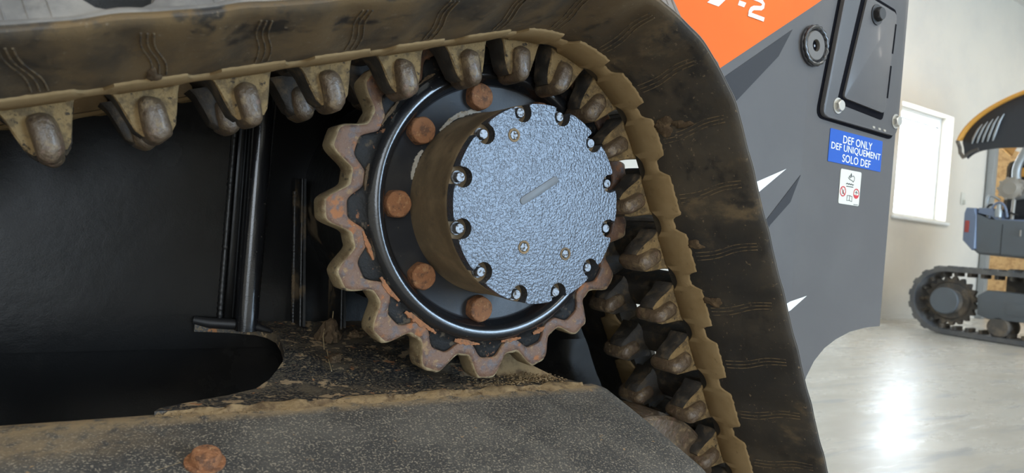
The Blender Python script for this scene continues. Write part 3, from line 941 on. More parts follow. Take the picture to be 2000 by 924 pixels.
# dark lip round the far end of the cut-out
tube('cutout_lip', [(-.322, .2965, -.2020), (-.300, .290, -.2055), (-.26, .281, -.207), (-.236, .270, -.2095), (-.221, .252, -.213)], [.006, .008, .008, .006, .003], 'black', frame, 10)
def dust_ridge():
    rnd = random.Random(9); v, f = [], []
    xs = [-.40 + .004 * i for i in range(int(.575 / .004))]
    for i, x in enumerate(xs):
        h = .0016 + .0012 * math.sin(x * 70) + .0010 * math.sin(x * 173 + 1) + rnd.uniform(0, .0008)
        w0 = .008 + .004 * math.sin(x * 51 + 2) + .003 * math.sin(x * 140); w1 = .009 + .005 * math.sin(x * 63) + .003 * math.sin(x * 190)
        if x < -.33: k_ = max(0, (x + .40) / .07); h *= k_; w0 *= k_; w1 *= k_
        yc = -.010
        for (y, hh) in ((yc - w0, -.0006), (yc - w0 * .5, h * .6), (yc, h), (yc + w1 * .5, h * .7 + rnd.uniform(0, .0004)), (yc + w1, .0)):
            zb = -.2546 if y < -.008 else -.2513
            if y < -.020: zb = -.2562 - (-.020 - y) * .27
            elif y < -.008: zb = -.2548 - (-.008 - y) * .117
            v.append((x, y, max(zb, -.2562) + hh if y > -.02 else zb + hh))
    for i in range(len(xs) - 1):
        for q in range(4): f.append((i * 5 + q, i * 5 + q + 1, (i + 1) * 5 + q + 1, (i + 1) * 5 + q))
    return mesh('dust_ridge', v, f, 'crumbs', frame, angle=60)
dust_ridge()
# washer and rusty bolt on the beam
nrm = Vector((0, -.294, 1)).normalized()
rot = Vector((0, -1, 0)).rotation_difference(nrm).to_matrix().to_4x4()
bb = hexhead_mesh('beam_bolt', .0150, .0125, 'rustbolt', chamfer=.4, washer=.0185, dome=.001, rnd=.45)
instance(bb, 'beam_bolt', T(-.3650, -.0998, -.2785) @ rot, frame)
tube('raised_scratch', [(-.425, -.112, -.2808), (-.405, -.104, -.2789), (-.385, -.0955, -.2768)], [.0004, .0009, .0006], 'straw', frame, 6)
# bracket under the sprocket on the right
bm = bmesh.new()
_v = [(.06, .075, -.251), (.14, .045, -.251), (.150, .03, -.252), (.06, .06, -.252), (.055, .09, -.205), (.075, .085, -.215)]
b = [bm.verts.new(p) for p in _v]
for q in ((0, 1, 2, 3), (0, 4, 5, 1), (3, 2, 5, 4), (1, 5, 2), (0, 3, 4)): bm.faces.new([b[i] for i in q])
from_bm('bracket', bm, 'crumbs', frame, angle=20)
# rear idler wheel and its hub
lathe_obj('idler_wheel', [(.03, -.05), (.10, -.05), (.11, -.035), (.125, -.03), (.148, -.032), (.1535, -.028), (.1545, .0), (.1545, .04), (.1535, .068), (.148, .072), (.10, .085), (.03, .085)], 'core', frame, 96, c=(CRr.x, 0, CRr.y))
lathe_obj('idler_wheel', [(.03, -.05), (.09, -.05), (.1235, -.032), (.1245, .07), (.09, .085), (.03, .085)], 'core', frame, 72, c=(CFr.x, 0, CFr.y))
for i in range(4):
    x = -1.25 + i * .36
    lathe_obj('track_roller', [(.02, -.115), (.085, -.115), (.095, -.105), (.095, -.065), (.07, -.05), (.07, .09), (.095, .105), (.095, .145), (.085, .155), (.02, .155)], 'core', frame, 48, c=(x, 0, -.52))

# --- side panel with decals, hatch and labels
def PY(x): return -.1 if x < .52 else -.1 + .05 * (x - .52)
side = sub('side_panel')
def panel_strip():
    # outline in (x, z); the left edge follows the track with clearance
    left = []
    pts = [(.8268, -.1611), (.7728, -.1631), (.7185, -.1696), (.6713, -.1823), (.6364, -.1966), (.6069, -.2177), (.5868, -.2431), (.566, -.285), (.545, -.335)]
    d0 = .322
    for t in (.50, .42, .34, .26, .18, .10, .0):
        pts.append((n28.x * d0 + d28.x * t, n28.y * d0 + d28.y * t))
    for i in range(1, 15):
        a = R(28 + (109 - 28) * i / 14); pts.append((d0 * math.cos(a), d0 * math.sin(a)))
    pts += [(-.105, .62), (-.105, .95), (.52, .95), (.8243, .95)]
    bm = bmesh.new()
    fr = [bm.verts.new((x, PY(x), z)) for x, z in pts]; bk = [bm.verts.new((x, PY(x) + .045, z)) for x, z in pts]
    n = len(pts)
    f1 = bm.faces.new(fr); bm.faces.new(bk[::-1])
    for i in range(n): bm.faces.new((fr[i], bk[i], bk[(i + 1) % n], fr[(i + 1) % n]))
    g = list(bm.verts) + list(bm.edges) + list(bm.faces)
    bmesh.ops.bisect_plane(bm, geom=g, plane_co=(.52, 0, 0), plane_no=(1, 0, 0))
    for vv in bm.verts:
        back = vv.co.y > -.07 + max(0, .05 * (vv.co.x - .52))
        vv.co.y = PY(vv.co.x) + (.045 if back else 0)
    bmesh.ops.triangulate(bm, faces=[fc for fc in bm.faces if len(fc.verts) > 4])
    return from_bm('panel_sheet', bm, 'panel', side, angle=1.2)
panel_strip()
def onpanel(name, pts, off, mat, parent, thick=.0006, bevel=0):
    bm = bmesh.new()
    fr = [bm.verts.new((x, PY(x) - off - thick, z)) for x, z in pts]; bk = [bm.verts.new((x, PY(x) - off, z)) for x, z in pts]
    n = len(pts)
    ff = bm.faces.new(fr); bm.faces.new(bk[::-1])
    for i in range(n): bm.faces.new((fr[i], bk[i], bk[(i + 1) % n], fr[(i + 1) % n]))
    if bevel: bmesh.ops.bevel(bm, geom=list(ff.edges), offset=bevel, segments=2, profile=.5, affect='EDGES')
    return from_bm(name, bm, mat, parent, angle=30)
# orange decal: everything above the slanting line, down to the track
arcp = []
for i in range(15):
    a = R(109 - (109 - 38) * i / 14); arcp.append((.326 * math.cos(a), .326 * math.sin(a)))
onpanel('orange_decal', [(-.10, .62), (-.10, .36)] + arcp + [(.2982, .2244), (.515, .3715), (.515, .94), (-.10, .94)], .0001, 'orange', side)
onpanel('orange_decal', [(.515, .3715), (.60, .430), (.60, .94), (.515, .94)], .0001, 'orange', side)
def ribbon(name, cl, hw, off, mat, parent, th=.0006):
    """flat stroke along a centre line on the panel"""
    n = len(cl); L_, R_ = [], []
    for i, (x, z) in enumerate(cl):
        a = cl[max(0, i - 1)]; b_ = cl[min(n - 1, i + 1)]
        dx, dz = b_[0] - a[0], b_[1] - a[1]; l = math.hypot(dx, dz)
        px, pz = -dz / l * hw, dx / l * hw
        L_.append((x + px, z + pz)); R_.append((x - px, z - pz))
    bm = bmesh.new()
    q = [[bm.verts.new((x, PY(x) - off - t, z)) for x, z in S] for S in (L_, R_) for t in (th, 0)]
    for i in range(n - 1):
        bm.faces.new((q[0][i], q[0][i + 1], q[2][i + 1], q[2][i])); bm.faces.new((q[1][i], q[3][i], q[3][i + 1], q[1][i + 1]))
        bm.faces.new((q[0][i], q[1][i], q[1][i + 1], q[0][i + 1])); bm.faces.new((q[2][i], q[2][i + 1], q[3][i + 1], q[3][i]))
    for i in (0, n - 1): bm.faces.new((q[0][i], q[2][i], q[3][i], q[1][i]))
    return from_bm(name, bm, mat, parent, smooth=False)
# model lettering "7-2": bar of the 7, the hyphen, the 2
onpanel('lettering_seven', [(.2651, .3157), (.2894, .3157), (.3300, .3545), (.3300, .3590), (.2760, .3590), (.2735, .3500), (.3030, .3500)], .0008, 'white', side)
onpanel('lettering_hyphen', [(.3338, .3358), (.3492, .3358), (.3454, .3281), (.3312, .3281)], .0008, 'white', side)
two = [(.3585, .3475), (.3760, .3475), (.3850, .3468), (.3893, .3437), (.3885, .3395), (.3845, .3362), (.3760, .3345), (.3680, .3328), (.3625, .3296), (.3598, .3250), (.3588, .3175)]
ribbon('lettering_two', two, .0033, .0008, 'white', side)
onpanel('lettering_two', [(.3562, .3238), (.3935, .3238), (.3920, .3173), (.3550, .3173)], .0015, 'white', side)
onpanel('dark_stripe', [(.3128, .2159), (.466, .3219), (.4368, .2732), (.338, .1797)], .0002, 'decal_dark', side)
onpanel('dark_stripe', [(.4260, .0003), (.5186, .0941), (.4974, .0474), (.4497, .0063), (.44, -.012)], .0002, 'decal_dark', side)
onpanel('white_slash', [(.395, .066), (.4796, .0997), (.4188, .0581), (.398, .045)], .0002, 'white', side)
onpanel('white_slash', [(.497, -.124), (.519, -.1150), (.519, -.1300), (.500, -.142)], .0002, 'white', side)
onpanel('white_slash', [(.519, -.1150), (.5663, -.1053), (.5210, -.1300), (.519, -.1300)], .0002, 'white', side)
onpanel('dark_corner', [(.497, -.150), (.5188, -.139), (.5188, -.188), (.500, -.192)], .0002, 'decal_dark', side)
# round port
px, pz = .5225, .3075
def vdisc(name, prof, mat, n=40, ax=1.0):
    v, f = lathe(prof, n, c=(px, PY(px), pz)); return mesh(name, v, f, mat, side)
vdisc('port_ring', [(.0335, .0), (.0335, -.004), (.031, -.0075), (.0275, -.0085), (.0255, -.006), (.025, .0)], 'paneldark')
vdisc('port_boss', [(.0245, 0), (.0245, -.006), (.023, -.0075), (.0100, -.0075), (.0092, -.006), (.0092, -.001), (.0001, -.001)], 'port')
vdisc('port_hole', [(.0092, 0), (.0092, -.0018), (.0001, -.0018)], 'gap_shadow', 24)
vdisc('port_pin', [(.0022, 0), (.0022, -.0045), (.0001, -.005)], 'silver', 16)
_v, _f = [], []
_n = 34
_pts = [(px + .0300 * math.cos(2 * PI * i / _n), PY(px) - .0068, pz + .0300 * math.sin(2 * PI * i / _n)) for i in range(_n + 1)]
tube('port_weld', _pts, [.0026 + .0016 * (i % 2) for i in range(_n + 1)], 'gloss', side, 8)
# hatch cover
def round_poly(pts, r, n=5):
    out = []; m = len(pts)
    for i in range(m):
        p0, p, p1 = Vector(pts[i - 1]), Vector(pts[i]), Vector(pts[(i + 1) % m])
        a = p + (p0 - p).normalized() * r; c = p + (p1 - p).normalized() * r
        for k in range(n + 1):
            t = k / n; q = a * (1 - t) ** 2 + p * 2 * t * (1 - t) + c * t * t; out.append((q.x, q.y))
    return out
hatch = round_poly([(.700, .94), (.556, .198), (.817, .200), (.8195, .94)], .02)
onpanel('hatch_shadow_strip', round_poly([(.692, .94), (.5475, .1945), (.817, .1935), (.8195, .94)], .022), .0, 'gap_shadow', side, .0008)  # flat black strip painting the shadow along the hatch edge
onpanel('hatch_cover', hatch, .0008, 'panel', side, .0072, .0022)
for (xa, za, xb, zb) in ((.7655, .400, .7615, .345), (.7600, .322, .7560, .262)):
    onpanel('hinge_slot', [(xa, za), (xa + .0045, za), (xb + .0045, zb), (xb, zb)], .0126, 'gap_shadow', side, .0005)
inner = round_poly([(.662, .424), (.6105, .237), (.7545, .2330), (.7705, .420)], .010)
onpanel('hatch_groove_shadow', round_poly([(.652, .433), (.597, .226), (.757, .2205), (.7755, .428)], .012), .008, 'gap_shadow', side, .0006)  # door groove and its shadow line drawn as one black strip
onpanel('hatch_door', inner, .0086, 'panel', side, .004, .0018)
hb = hexhead_mesh('hatch_bolt', .0105, .009, 'brightbolt', chamfer=.3, washer=.0135)
hd = hexhead_mesh('hatch_bolt', .0125, .012, 'black', chamfer=.3, washer=.018)
for (x, z, m_, off) in ((.6949, .3994, hd, .0126), (.6, .2215, hb, .008), (.8045, .227, hb, .008)):
    instance(m_, 'hatch_bolt', T(x, PY(x) - off, z) @ RY(.3), side)
for x in (.722, .743, .762):
    onpanel('paint_chip', [(x, .206), (x + .009, .2062), (x + .010, .2025), (x + .002, .202)], .008, 'chip', side, .0006)
# blue label with its words
lab = onpanel('fluid_label', round_poly([(.5968, .1838), (.7783, .1862), (.7790, .1288), (.5962, .1270)], .002, 2), .0003, 'blue', side, .0006)
def text(name, s, cx, cz, w, h, off, mat, parent, shear=0.0):
    cu = bpy.data.curves.new(name, 'FONT'); cu.body = s; cu.align_x = 'CENTER'; cu.align_y = 'CENTER'; cu.extrude = 0.0; cu.offset = 0.006; cu.resolution_u = 3
    to = bpy.data.objects.new(name, cu); col.objects.link(to)
    dg = bpy.context.evaluated_depsgraph_get(); dg.update()
    me = bpy.data.meshes.new_from_object(to.evaluated_get(dg))
    bpy.data.objects.remove(to); bpy.data.curves.remove(cu)
    xs = [v.co.x for v in me.vertices]; ys = [v.co.y for v in me.vertices]
    x0, x1, y0, y1 = min(xs), max(xs), min(ys), max(ys)
    for v in me.vertices:
        X = cx + ((v.co.x - x0) / (x1 - x0) - .5) * w
        Z = cz + ((v.co.y - y0) / (y1 - y0) - .5) * h
        v.co = (X, PY(X) - off, Z)
    me.materials.clear(); me.materials.append(M[mat])
    bm = bmesh.new(); bm.from_mesh(me)
    for fc in bm.faces:
        if fc.normal.y > 0: fc.normal_flip()
    bm.to_mesh(me); bm.free()
    return link(name, me, parent)
text('label_words', 'DEF ONLY', .6900, .1705, .101, .0138, .0013, 'white', side)
text('label_words', 'DEF UNIQUEMENT', .6885, .1545, .171, .0142, .0013, 'white', side)
text('label_words', 'SOLO DEF', .6905, .1381, .098, .0138, .0013, 'white', side)
# cream sticker with its pictograms
onpanel('pictogram_sticker', round_poly([(.6405, .1194), (.7115, .1204), (.7110, .0589), (.6411, .0584)], .004, 3), .0003, 'cream', side, .0006)
def circ(cx, cz, rx, rz, n=20, a0=0, a1=2 * PI): return [(cx + rx * math.cos(a0 + (a1 - a0) * i / n), cz + rz * math.sin(a0 + (a1 - a0) * i / n)) for i in range(n + 1)]
def pic(cl, mat='print', hw=.00055): return ribbon('pictogram', cl, hw, .0010, mat, side, .0003)
onpanel('pictogram', [(.6760, .1155), (.6785, .1115), (.6770, .1090), (.6740, .1092), (.6738, .1115)], .0010, 'print', side, .0003)
pic([(.6665, .1065), (.6720, .1035), (.6790, .1025), (.6850, .1005)]); pic([(.6690, .1085), (.6765, .1078), (.6840, .1110), (.6885, .1080), (.6880, .1035), (.6840, .0995)])
pic([(.6720, .1110), (.6700, .1080), (.6740, .1055)])
pic([(.6615, .0945), (.6655, .0960), (.6690, .0945), (.6725, .0960), (.6760, .0945), (.6795, .0960), (.6830, .0945), (.6870, .0955)], hw=.0009)
pic([(.6630, .0905), (.6860, .0910)], hw=.0007)
for cx in (.6530, .6985):
    pic(circ(cx, .0805, .0090, .0082), 'red', .0010)
pic([(.6475, .0860), (.6590, .0750)], 'red', .0008)
pic([(.6500, .0845), (.6530, .0770), (.6560, .0840)]); pic([(.6510, .0770), (.6560, .0765)])
onpanel('pictogram', [(.6905, .0780)] + [(.6985 + .0085 * math.cos(t), .0800 + .0080 * math.sin(t)) for t in [PI + .25 + (PI - .5) * i / 8 for i in range(9)]] + [(.7065, .0780)], .0009, 'red', side, .0003)
pic([(.6930, .0820), (.6985, .0835), (.7040, .0815)]); pic([(.6985, .0860), (.6980, .0790)])
pic([(.6680, .0745), (.6680, .0655), (.6765, .0665), (.6850, .0650), (.6850, .0740), (.6765, .0750), (.6680, .0745)]); pic([(.6765, .0750), (.6765, .0665)])
pic([(.6920, .0605), (.7070, .0610)], hw=.0005)
# body above the far side of the track
box('engine_housing', (-1.3, .345, .40), (.78, 1.35, 1.25), 'panel', side, .03)

# ------------------------------------------------------------------ loose dirt on the frame
def clump(name, loc, r, seed, mat, squash=.6):
    bm = bmesh.new(); bmesh.ops.create_icosphere(bm, subdivisions=3, radius=1)
    rnd = random.Random(seed); ph = [rnd.uniform(0, 6) for _ in range(9)]
    for v in bm.verts:
        p = v.co.copy()
        k = 1 + .22 * math.sin(3.1 * p.x + ph[0]) * math.sin(2.7 * p.y + ph[1]) + .18 * math.sin(5.3 * p.z + ph[2]) + .12 * math.sin(8 * p.x + ph[3]) * math.sin(9 * p.y + ph[4]) + .10 * math.sin(13 * p.z + ph[5] + 7 * p.x) + rnd.uniform(-.06, .06)
        v.co = Vector((p.x * r * k, p.y * r * k, max(-.3, p.z) * r * k * squash))
    o = from_bm(name, bm, mat, None, angle=25); o.location = loc; return o
tag(clump('dirt_clump', (-.146, .215, zpl(.215) + .0080), .016, 3, 'darkmud', 1.35), 'dark dried mud clump with straw on the frame plate left of the sprocket', 'dirt clump', 'mud clumps')
tag(clump('dirt_clump', (-.163, .135, zpl(.135) + .0040), .010, 5, 'darkmud', .8), 'small brown mud clump lower on the plate, below the strawy clump', 'dirt clump', 'mud clumps')
tag(clump('dirt_clump', (-.100, .225, zpl(.225) + .0045), .011, 8, 'darkmud', .9), 'small mud clump wedged behind the lower left sprocket teeth', 'dirt clump', 'mud clumps')
def straw(pts, r, label):
    return tag(tube('straw', pts, r, 'straw', None, 6), label, 'straw', 'straws')
straw([(-.165, .175, zpl(.175) + .004), (-.158, .205, zpl(.205) + .012), (-.150, .220, zpl(.22) + .024)], .0009, 'straw leaning up against the dark mud clump')
straw([(-.178, .10, zpl(.10) + .0032), (-.172, .13, zpl(.13) + .0034), (-.164, .165, zpl(.165) + .006)], .0008, 'long pale straw lying on the plate below the mud clump')
straw([(-.140, .222, zpl(.222) + .028), (-.136, .232, zpl(.23) + .040)], .0008, 'short straw sticking up out of the dark mud clump')
# crumbs and chips swept against the beam
def debris():
    rnd = random.Random(21); v, f = [], []
    def shard(x, y, z, s):
        b0 = len(v)
        rz, rt = rnd.uniform(0, PI), rnd.uniform(-.4, .4)
        for (a, b_, c) in ((-1, -.5, 0), (1, -.4, 0), (.8, .5, .1), (-.7, .45, 0), (-.6, -.3, .45), (.7, -.25, .4), (.5, .35, .5), (-.5, .3, .4)):
            xx, yy, zz = a * s, b_ * s, c * s * rnd.uniform(.7, 1.2)
            zz += xx * rt * .3
            v.append((x + xx * math.cos(rz) - yy * math.sin(rz), y + xx * math.sin(rz) + yy * math.cos(rz), z + zz))
        for q in ((0, 1, 2, 3), (4, 7, 6, 5), (0, 4, 5, 1), (1, 5, 6, 2), (2, 6, 7, 3), (3, 7, 4, 0)): f.append(tuple(b0 + i for i in q))
    for i in range(520):
        x = rnd.triangular(-.02, .165, .12); y = rnd.triangular(-.005, .07, .01)
        lift = max(0, 1 - abs(x - .10) / .07) * .007
        shard(x, y, -.2515 + rnd.uniform(0, lift), rnd.uniform(.0008, .0030))
    for i in range(900):
        x = rnd.uniform(-.40, .165); y = rnd.gauss(-.008, .006)
        shard(x, y, -.2540 + min(0, (y + .012)) * .25, rnd.uniform(.0005, .0016))
    for i in range(260):
        x = rnd.uniform(-.21, .02); y = rnd.uniform(.01, .24)
        shard(x, y, zpl(y) + .0011, rnd.uniform(.0006, .0020))
    o = mesh('dirt_crumbs', v, f, 'crumbs', frame, smooth=False)
    o['kind'] = 'stuff'; o['label'] = 'dry tan dirt crumbs and chips piled along the frame under the sprocket'
debris()

# ------------------------------------------------------------------ mini excavator in the background
EX = 6.64
ex = empty('mini_excavator', (EX + .2, 1.6, FLOOR), 'grey mini excavator with its amber engine hood raised, by the window', 'excavator')
def exo(o):
    o.parent = ex; o.matrix_parent_inverse = Matrix.Translation(ex.location).inverted(); return o
yr, zr_, rr_ = 2.455, -.372, .325
yf = .75
def ex_track():
    pts, n = [], 40
    def stad(r):
        out = []
        for i in range(21): a = -PI / 2 + PI * i / 20; out.append((yr + r * math.cos(a), zr_ + r * math.sin(a)))
        for i in range(21): a = PI / 2 + PI * i / 20; out.append((yf + r * math.cos(a), zr_ + r * math.sin(a)))
        return out
    v, f = [], []
    rings = [(stad(rr_ - .005), EX + .0), (stad(rr_), EX + .02), (stad(rr_), EX + .34), (stad(rr_ - .005), EX + .36), (stad(rr_ - .045), EX + .36), (stad(rr_ - .045), EX + .0)]
    k = len(rings); m = 42
    for i in range(m):
        for (st, x) in rings: v.append((x, st[i][0], st[i][1]))
    for i in range(m):
        j = (i + 1) % m
        for q in range(k):
            q2 = (q + 1) % k; f.append((i * k + q, i * k + q2, j * k + q2, j * k + q))
    return exo(mesh('rubber_track', v, f, 'exrubber', None, angle=45))
exo_track = ex_track()
# tread bars and inner lugs as sub-parts
Lst = 2 * (yr - yf) + 2 * PI * rr_
barX = bpy.data.meshes.new('tread_bar'); _b = box_bm((0, -.030, -.012), (.36, .030, .012), .006, 1); _b.to_mesh(barX); _b.free(); barX.materials.append(M['exrubber'])
lugX = bpy.data.meshes.new('drive_lug'); _b = box_bm((.10, -.016, -.022), (.26, .016, .022), .006, 1); _b.to_mesh(lugX); _b.free(); lugX.materials.append(M['exdirt'])
def stad_pt(s, r):
    Ls = yr - yf; s = s % (2 * Ls + 2 * PI * r)
    if s < PI * r: a = -PI / 2 + s / r; return yr + r * math.cos(a), zr_ + r * math.sin(a), a
    s -= PI * r
    if s < Ls: return yr - s, zr_ + r, PI / 2
    s -= Ls
    if s < PI * r: a = PI / 2 + s / r; return yf + r * math.cos(a), zr_ + r * math.sin(a), a
    s -= PI * r
    return yf + s, zr_ - r, 1.5 * PI
nb = 44
for i in range(nb):
    s = (i + .5) * Lst / nb
    y, z, a = stad_pt(s, rr_)
    if z > zr_ - rr_ + .02:
        o = bpy.data.objects.new('tread_bar', barX); col.objects.link(o); o.parent = exo_track
        o.matrix_local = T(EX, y, z) @ Matrix.Rotation(a - PI / 2, 4, 'X')
    y, z, a = stad_pt(s * (2 * (yr - yf) + 2 * PI * .262) / Lst, .262)
    o = bpy.data.objects.new('drive_lug', lugX); col.objects.link(o); o.parent = exo_track
    o.matrix_local = T(EX, y, z) @ Matrix.Rotation(a - PI / 2, 4, 'X')
# sprocket: toothed disc, hub drum and cap
v, f = [], []
nt_, na_ = 19, 19 * 8
for i in range(na_):
    a = 2 * PI * i / na_; rt = .222 + .018 * math.cos(nt_ * a)
    for (r, x) in ((.05, EX + .13), (rt, EX + .13), (rt, EX + .18), (.05, EX + .18)): v.append((x, yr + r * math.cos(a), zr_ + r * math.sin(a)))
for i in range(na_):
    j = (i + 1) % na_
    for q in range(4): f.append((i * 4 + q, i * 4 + (q + 1) % 4, j * 4 + (q + 1) % 4, j * 4 + q))
spx = exo(mesh('drive_sprocket', v, f, 'exdirt', None))
o = lathe_obj('hub_ring', [(.05, EX + .10), (.17, EX + .10), (.18, EX + .115), (.18, EX + .135), (.05, EX + .135)], 'exdirt', spx, 48, 'X', (0, yr, zr_))
o = lathe_obj('hub_drum', [(.128, EX + .11), (.128, EX + .012), (.05, EX + .012)], 'exdirt', spx, 48, 'X', (0, yr, zr_))
o = lathe_obj('hub_cap', [(.127, EX + .013), (.127, EX - .004), (.120, EX - .010), (.0001, EX - .010)], 'exgrey', spx, 48, 'X', (0, yr, zr_))
exo(lathe_obj('front_idler', [(.03, EX + .10), (.23, EX + .10), (.24, EX + .12), (.24, EX + .24), (.23, EX + .26), (.03, EX + .26)], 'exdirt', None, 48, 'X', (0, yf, zr_)))
exo(prism('track_frame', [(2.20, -.29), (2.12, -.235), (.98, -.235), (.95, -.30), (.95, -.47), (2.10, -.50), (2.19, -.47)], EX + .06, EX + .30, 'exgrey', None, .012, 'YZ'))
exo(prism('frame_panel', [(1.95, -.33), (1.2, -.33), (1.2, -.43), (1.95, -.44)], EX + .052, EX + .07, 'exgrey', None, .004, 'YZ'))
for y in (2.01, 1.69, 1.37):
    exo(lathe_obj('track_roller', [(.02, EX + .06), (.082, EX + .06), (.095, EX + .075), (.095, EX + .13), (.07, EX + .15), (.07, EX + .22), (.095, EX + .24), (.095, EX + .29), (.02, EX + .30)], 'exdirt', None, 32, 'X', (0, y, -.560)))
exo(box('undercarriage', (EX + .37, 1.1, -.30), (EX + 1.1, 2.1, -.02), 'exdirt', None, .03))
exo(lathe_obj('slew_ring', [(.05, -.02), (.36, -.02), (.36, .09), (.05, .09)], 'exdirt', None, 48, 'Z', (EX + .72, 1.62, 0)))
# upper body: counterweight, corner, deck
cw = [(2.285, .165), (2.19, .092), (1.0, .06), (1.0, .40), (2.05, .385), (2.12, .42), (2.225, .475), (2.30, .475)]
exo(prism('counterweight', cw, EX - .02, EX + 1.35, 'exgrey', None, .03, 'YZ', 3))
exo(prism('corner_guard', [(2.325, .215), (2.24, .125), (2.205, .14), (2.225, .45), (2.235, .52), (2.315, .525), (2.33, .47)], EX - .035, EX + .12, 'exblue', None, .015, 'YZ', 3))
exo(box('corner_reflector', (EX - .041, 2.275, .29), (EX - .034, 2.312, .40), 'lens', None, .003))
exo(prism('deck_top', [(2.225, .47), (2.10, .455), (2.06, .395), (1.0, .405), (1.0, .425), (2.05, .415), (2.09, .52), (2.215, .525)], EX - .015, EX + 1.3, 'exblue', None, .008, 'YZ'))
exo(box('deck_seam', (EX - .0225, 2.005, .10), (EX - .018, 2.010, .375), 'black', None, .001))
exo(box('deck_handle', (EX - .040, 1.855, .27), (EX - .02, 1.865, .33), 'steelw', None, .004))
# radiator shroud behind the engine
exo(prism('radiator_shroud', round_poly([(2.19, .45), (2.185, 1.010), (1.20, .985), (1.20, .45)], .05), EX + .42, EX + .55, 'exdirt', None, .02, 'YZ'))
exo(prism('radiator_core', round_poly([(2.155, .50), (2.15, .965), (1.25, .945), (1.25, .50)], .03), EX + .405, EX + .425, 'black', None, .004, 'YZ'))
for (y0, y1, z0, z1) in ((2.075, 1.94, .85, .935), (2.075, 2.02, .64, .78)):
    exo(box('engine_cover', (EX + .36, y1, z0), (EX + .41, y0, z1), 'yellow', None, .008))
exo(box('engine_block', (EX + .12, 1.2, .41), (EX + .40, 2.00, .62), 'hoodin', None, .03))
exo(lathe_obj('air_cleaner', [(.0001, EX + .0), (.055, EX - .005), (.062, EX + .0), (.095, EX + .012), (.100, EX + .03), (.100, EX + .20), (.05, EX + .21)], 'steelw', None, 40, 'X', (0, 1.985, .705)))
for i in range(10):
    a = 2 * PI * i / 10
    exo(box('cleaner_clip', (EX + .008, 1.985 + .098 * math.cos(a) - .011, .705 + .098 * math.sin(a) - .011), (EX + .04, 1.985 + .098 * math.cos(a) + .011, .705 + .098 * math.sin(a) + .011), 'steelw', None, .003))
exo(tube('intake_duct', bez((EX + .05, 1.955, .79), (EX + .05, 1.985, .95), (EX + .05, 1.90, .98), (EX + .05, 1.85, 1.20)), .036, 'galv', None, 14))
exo(tube('coolant_hose', bez((EX + .02, 2.145, .42), (EX, 2.18, .64), (EX, 2.16, .68), (EX + .05, 2.07, .60)), .012, 'galv', None))
exo(tube('coolant_hose', bez((EX, 2.125, .43), (EX - .01, 2.12, .61), (EX - .01, 2.00, .63), (EX, 1.985, .44)), .011, 'exblue', None))
exo(tube('coolant_hose', bez((EX + .03, 2.10, .55), (EX, 2.16, .58), (EX, 2.17, .48), (EX + .02, 2.16, .42)), .010, 'black', None))
exo(tube('fuel_pipe', [(EX + .02, 1.955, .42), (EX + .02, 1.950, .60)], .016, 'steelw', None))
exo(tube('fuel_pipe', [(EX + .02, 2.055, .42), (EX + .02, 2.055, .54)], .018, 'steelw', None))
exo(lathe_obj('fuel_filter', [(.03, .44), (.032, .50), (.022, .52), (.02, .56), (.005, .565)], 'galv', None, 20, 'Z', (EX + .0, 2.055, 0)))
exo(tube('wire_loom', bez((EX, 2.10, .42), (EX, 2.08, .55), (EX, 2.02, .50), (EX, 1.90, .46)), .008, 'black', None))
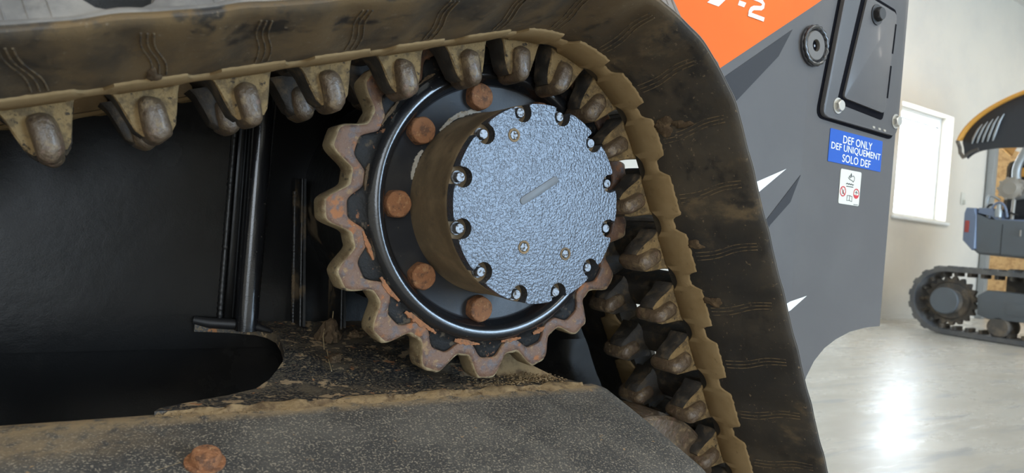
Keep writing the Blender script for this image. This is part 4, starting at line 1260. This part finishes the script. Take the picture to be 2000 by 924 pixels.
# raised hood: curved shell with louvres
def hood():
    top = bez((2.425, 1.155), (2.36, 1.36), (2.12, 1.555), (1.50, 1.66), 18)
    low = bez((2.360, 0.990), (2.30, 1.065), (2.20, 1.13), (1.50, 1.02), 18)
    tip = [(2.428, 1.155), (2.400, 1.085), (2.395, 1.04), (2.360, 0.990)]
    def off(pts, d):
        out = []
        for i, (y, z) in enumerate(pts):
            a = pts[max(0, i - 1)]; b_ = pts[min(len(pts) - 1, i + 1)]
            t = Vector((b_[0] - a[0], b_[1] - a[1])).normalized()
            out.append((y - t.y * d, z + t.x * d))
        return out
    v, f = [], []
    # skin: a curved roof from x = EX-.05 back, bulging up
    X = [EX - .06, EX + .10, EX + .30, EX + .6, EX + .9, EX + 1.1]
    lift = [0, .030, .055, .07, .055, .0]
    k = len(top)
    for x, l in zip(X, lift):
        for (y, z) in top: v.append((x, y + l * .15, z + l))
    for i in range(len(X) - 1):
        for q in range(k - 1): f.append((i * k + q, i * k + q + 1, (i + 1) * k + q + 1, (i + 1) * k + q))
    skin = mesh('hood_skin', v, f, 'yellow', None)
    md = skin.modifiers.new('thickness', 'SOLIDIFY'); md.thickness = .018; md.offset = 0
    exo(skin)
    # rim along the edge facing the photographer
    exo(tube('hood_rim', [(EX - .06, y, z) for y, z in top], .014, 'yellow', None, 8))
    exo(tube('hood_rim', [(EX - .06, y, z) for y, z in tip + low[1:8]], .017, 'exdirt', None, 8))
    # side wall of the hood, seen from inside, with louvre slots left open
    bm = bmesh.new()
    poly = [(2.418, 1.15)] + top[1:] + low[::-1] + tip[::-1][1:-1]
    slots = []
    prism_bm(poly, EX + .02, EX + .035, 0, plane='YZ', bm=bm)
    bmesh.ops.triangulate(bm, faces=[fc for fc in bm.faces if len(fc.verts) > 4])
    side_ = exo(from_bm('hood_side', bm, 'hoodin', None))
    for i in range(5):
        y0 = 2.330 - .043 * i; z0 = 1.130 + .004 * i
        pts = [(EX + .010, y0, z0), (EX + .006, y0 - .012, z0 + .05), (EX + .006, y0 - .045, z0 + .13 + .012 * i), (EX + .010, y0 - .075, z0 + .18 + .016 * i)]
        o = tube('louvre', pts, [.006, .013, .012, .005], 'galv', side_, 8)
hood()
exo(tube('hood_stay', [(EX + .03, 1.84, .44), (EX + .03, 1.80, 1.28)], .016, 'steelw', None))
exo(box('cab_wall', (EX + .60, .95, .43), (EX + 1.3, 1.10, 1.65), 'exgrey', None, .03))

# ------------------------------------------------------------------ things along the back wall
sh = empty('osb_sheet', (10.3, 3.40, FLOOR), 'tan strand board sheet standing upright against the wall behind the excavator', 'board')
o = box('board', (-.50, -.010, .002), (1.30, .010, 2.30), 'osb', sh, .002)
po = tag(box('steel_post', (9.655, 3.36, FLOOR + .001), (9.760, 3.44, 1.75), 'galv', None, .006), 'grey steel post standing at the left edge of the strand board', 'post')
# wall outlet
out = empty('wall_outlet', (9.085, WY - .001, .83), 'cream wall outlet plate right of the window', 'outlet')
box('cover_plate', (-.05, -.010, -.075), (.05, 0, .075), 'cream', out, .004)
box('outlet_plug', (-.012, -.045, -.07), (.026, -.009, -.02), 'cream', out, .006)
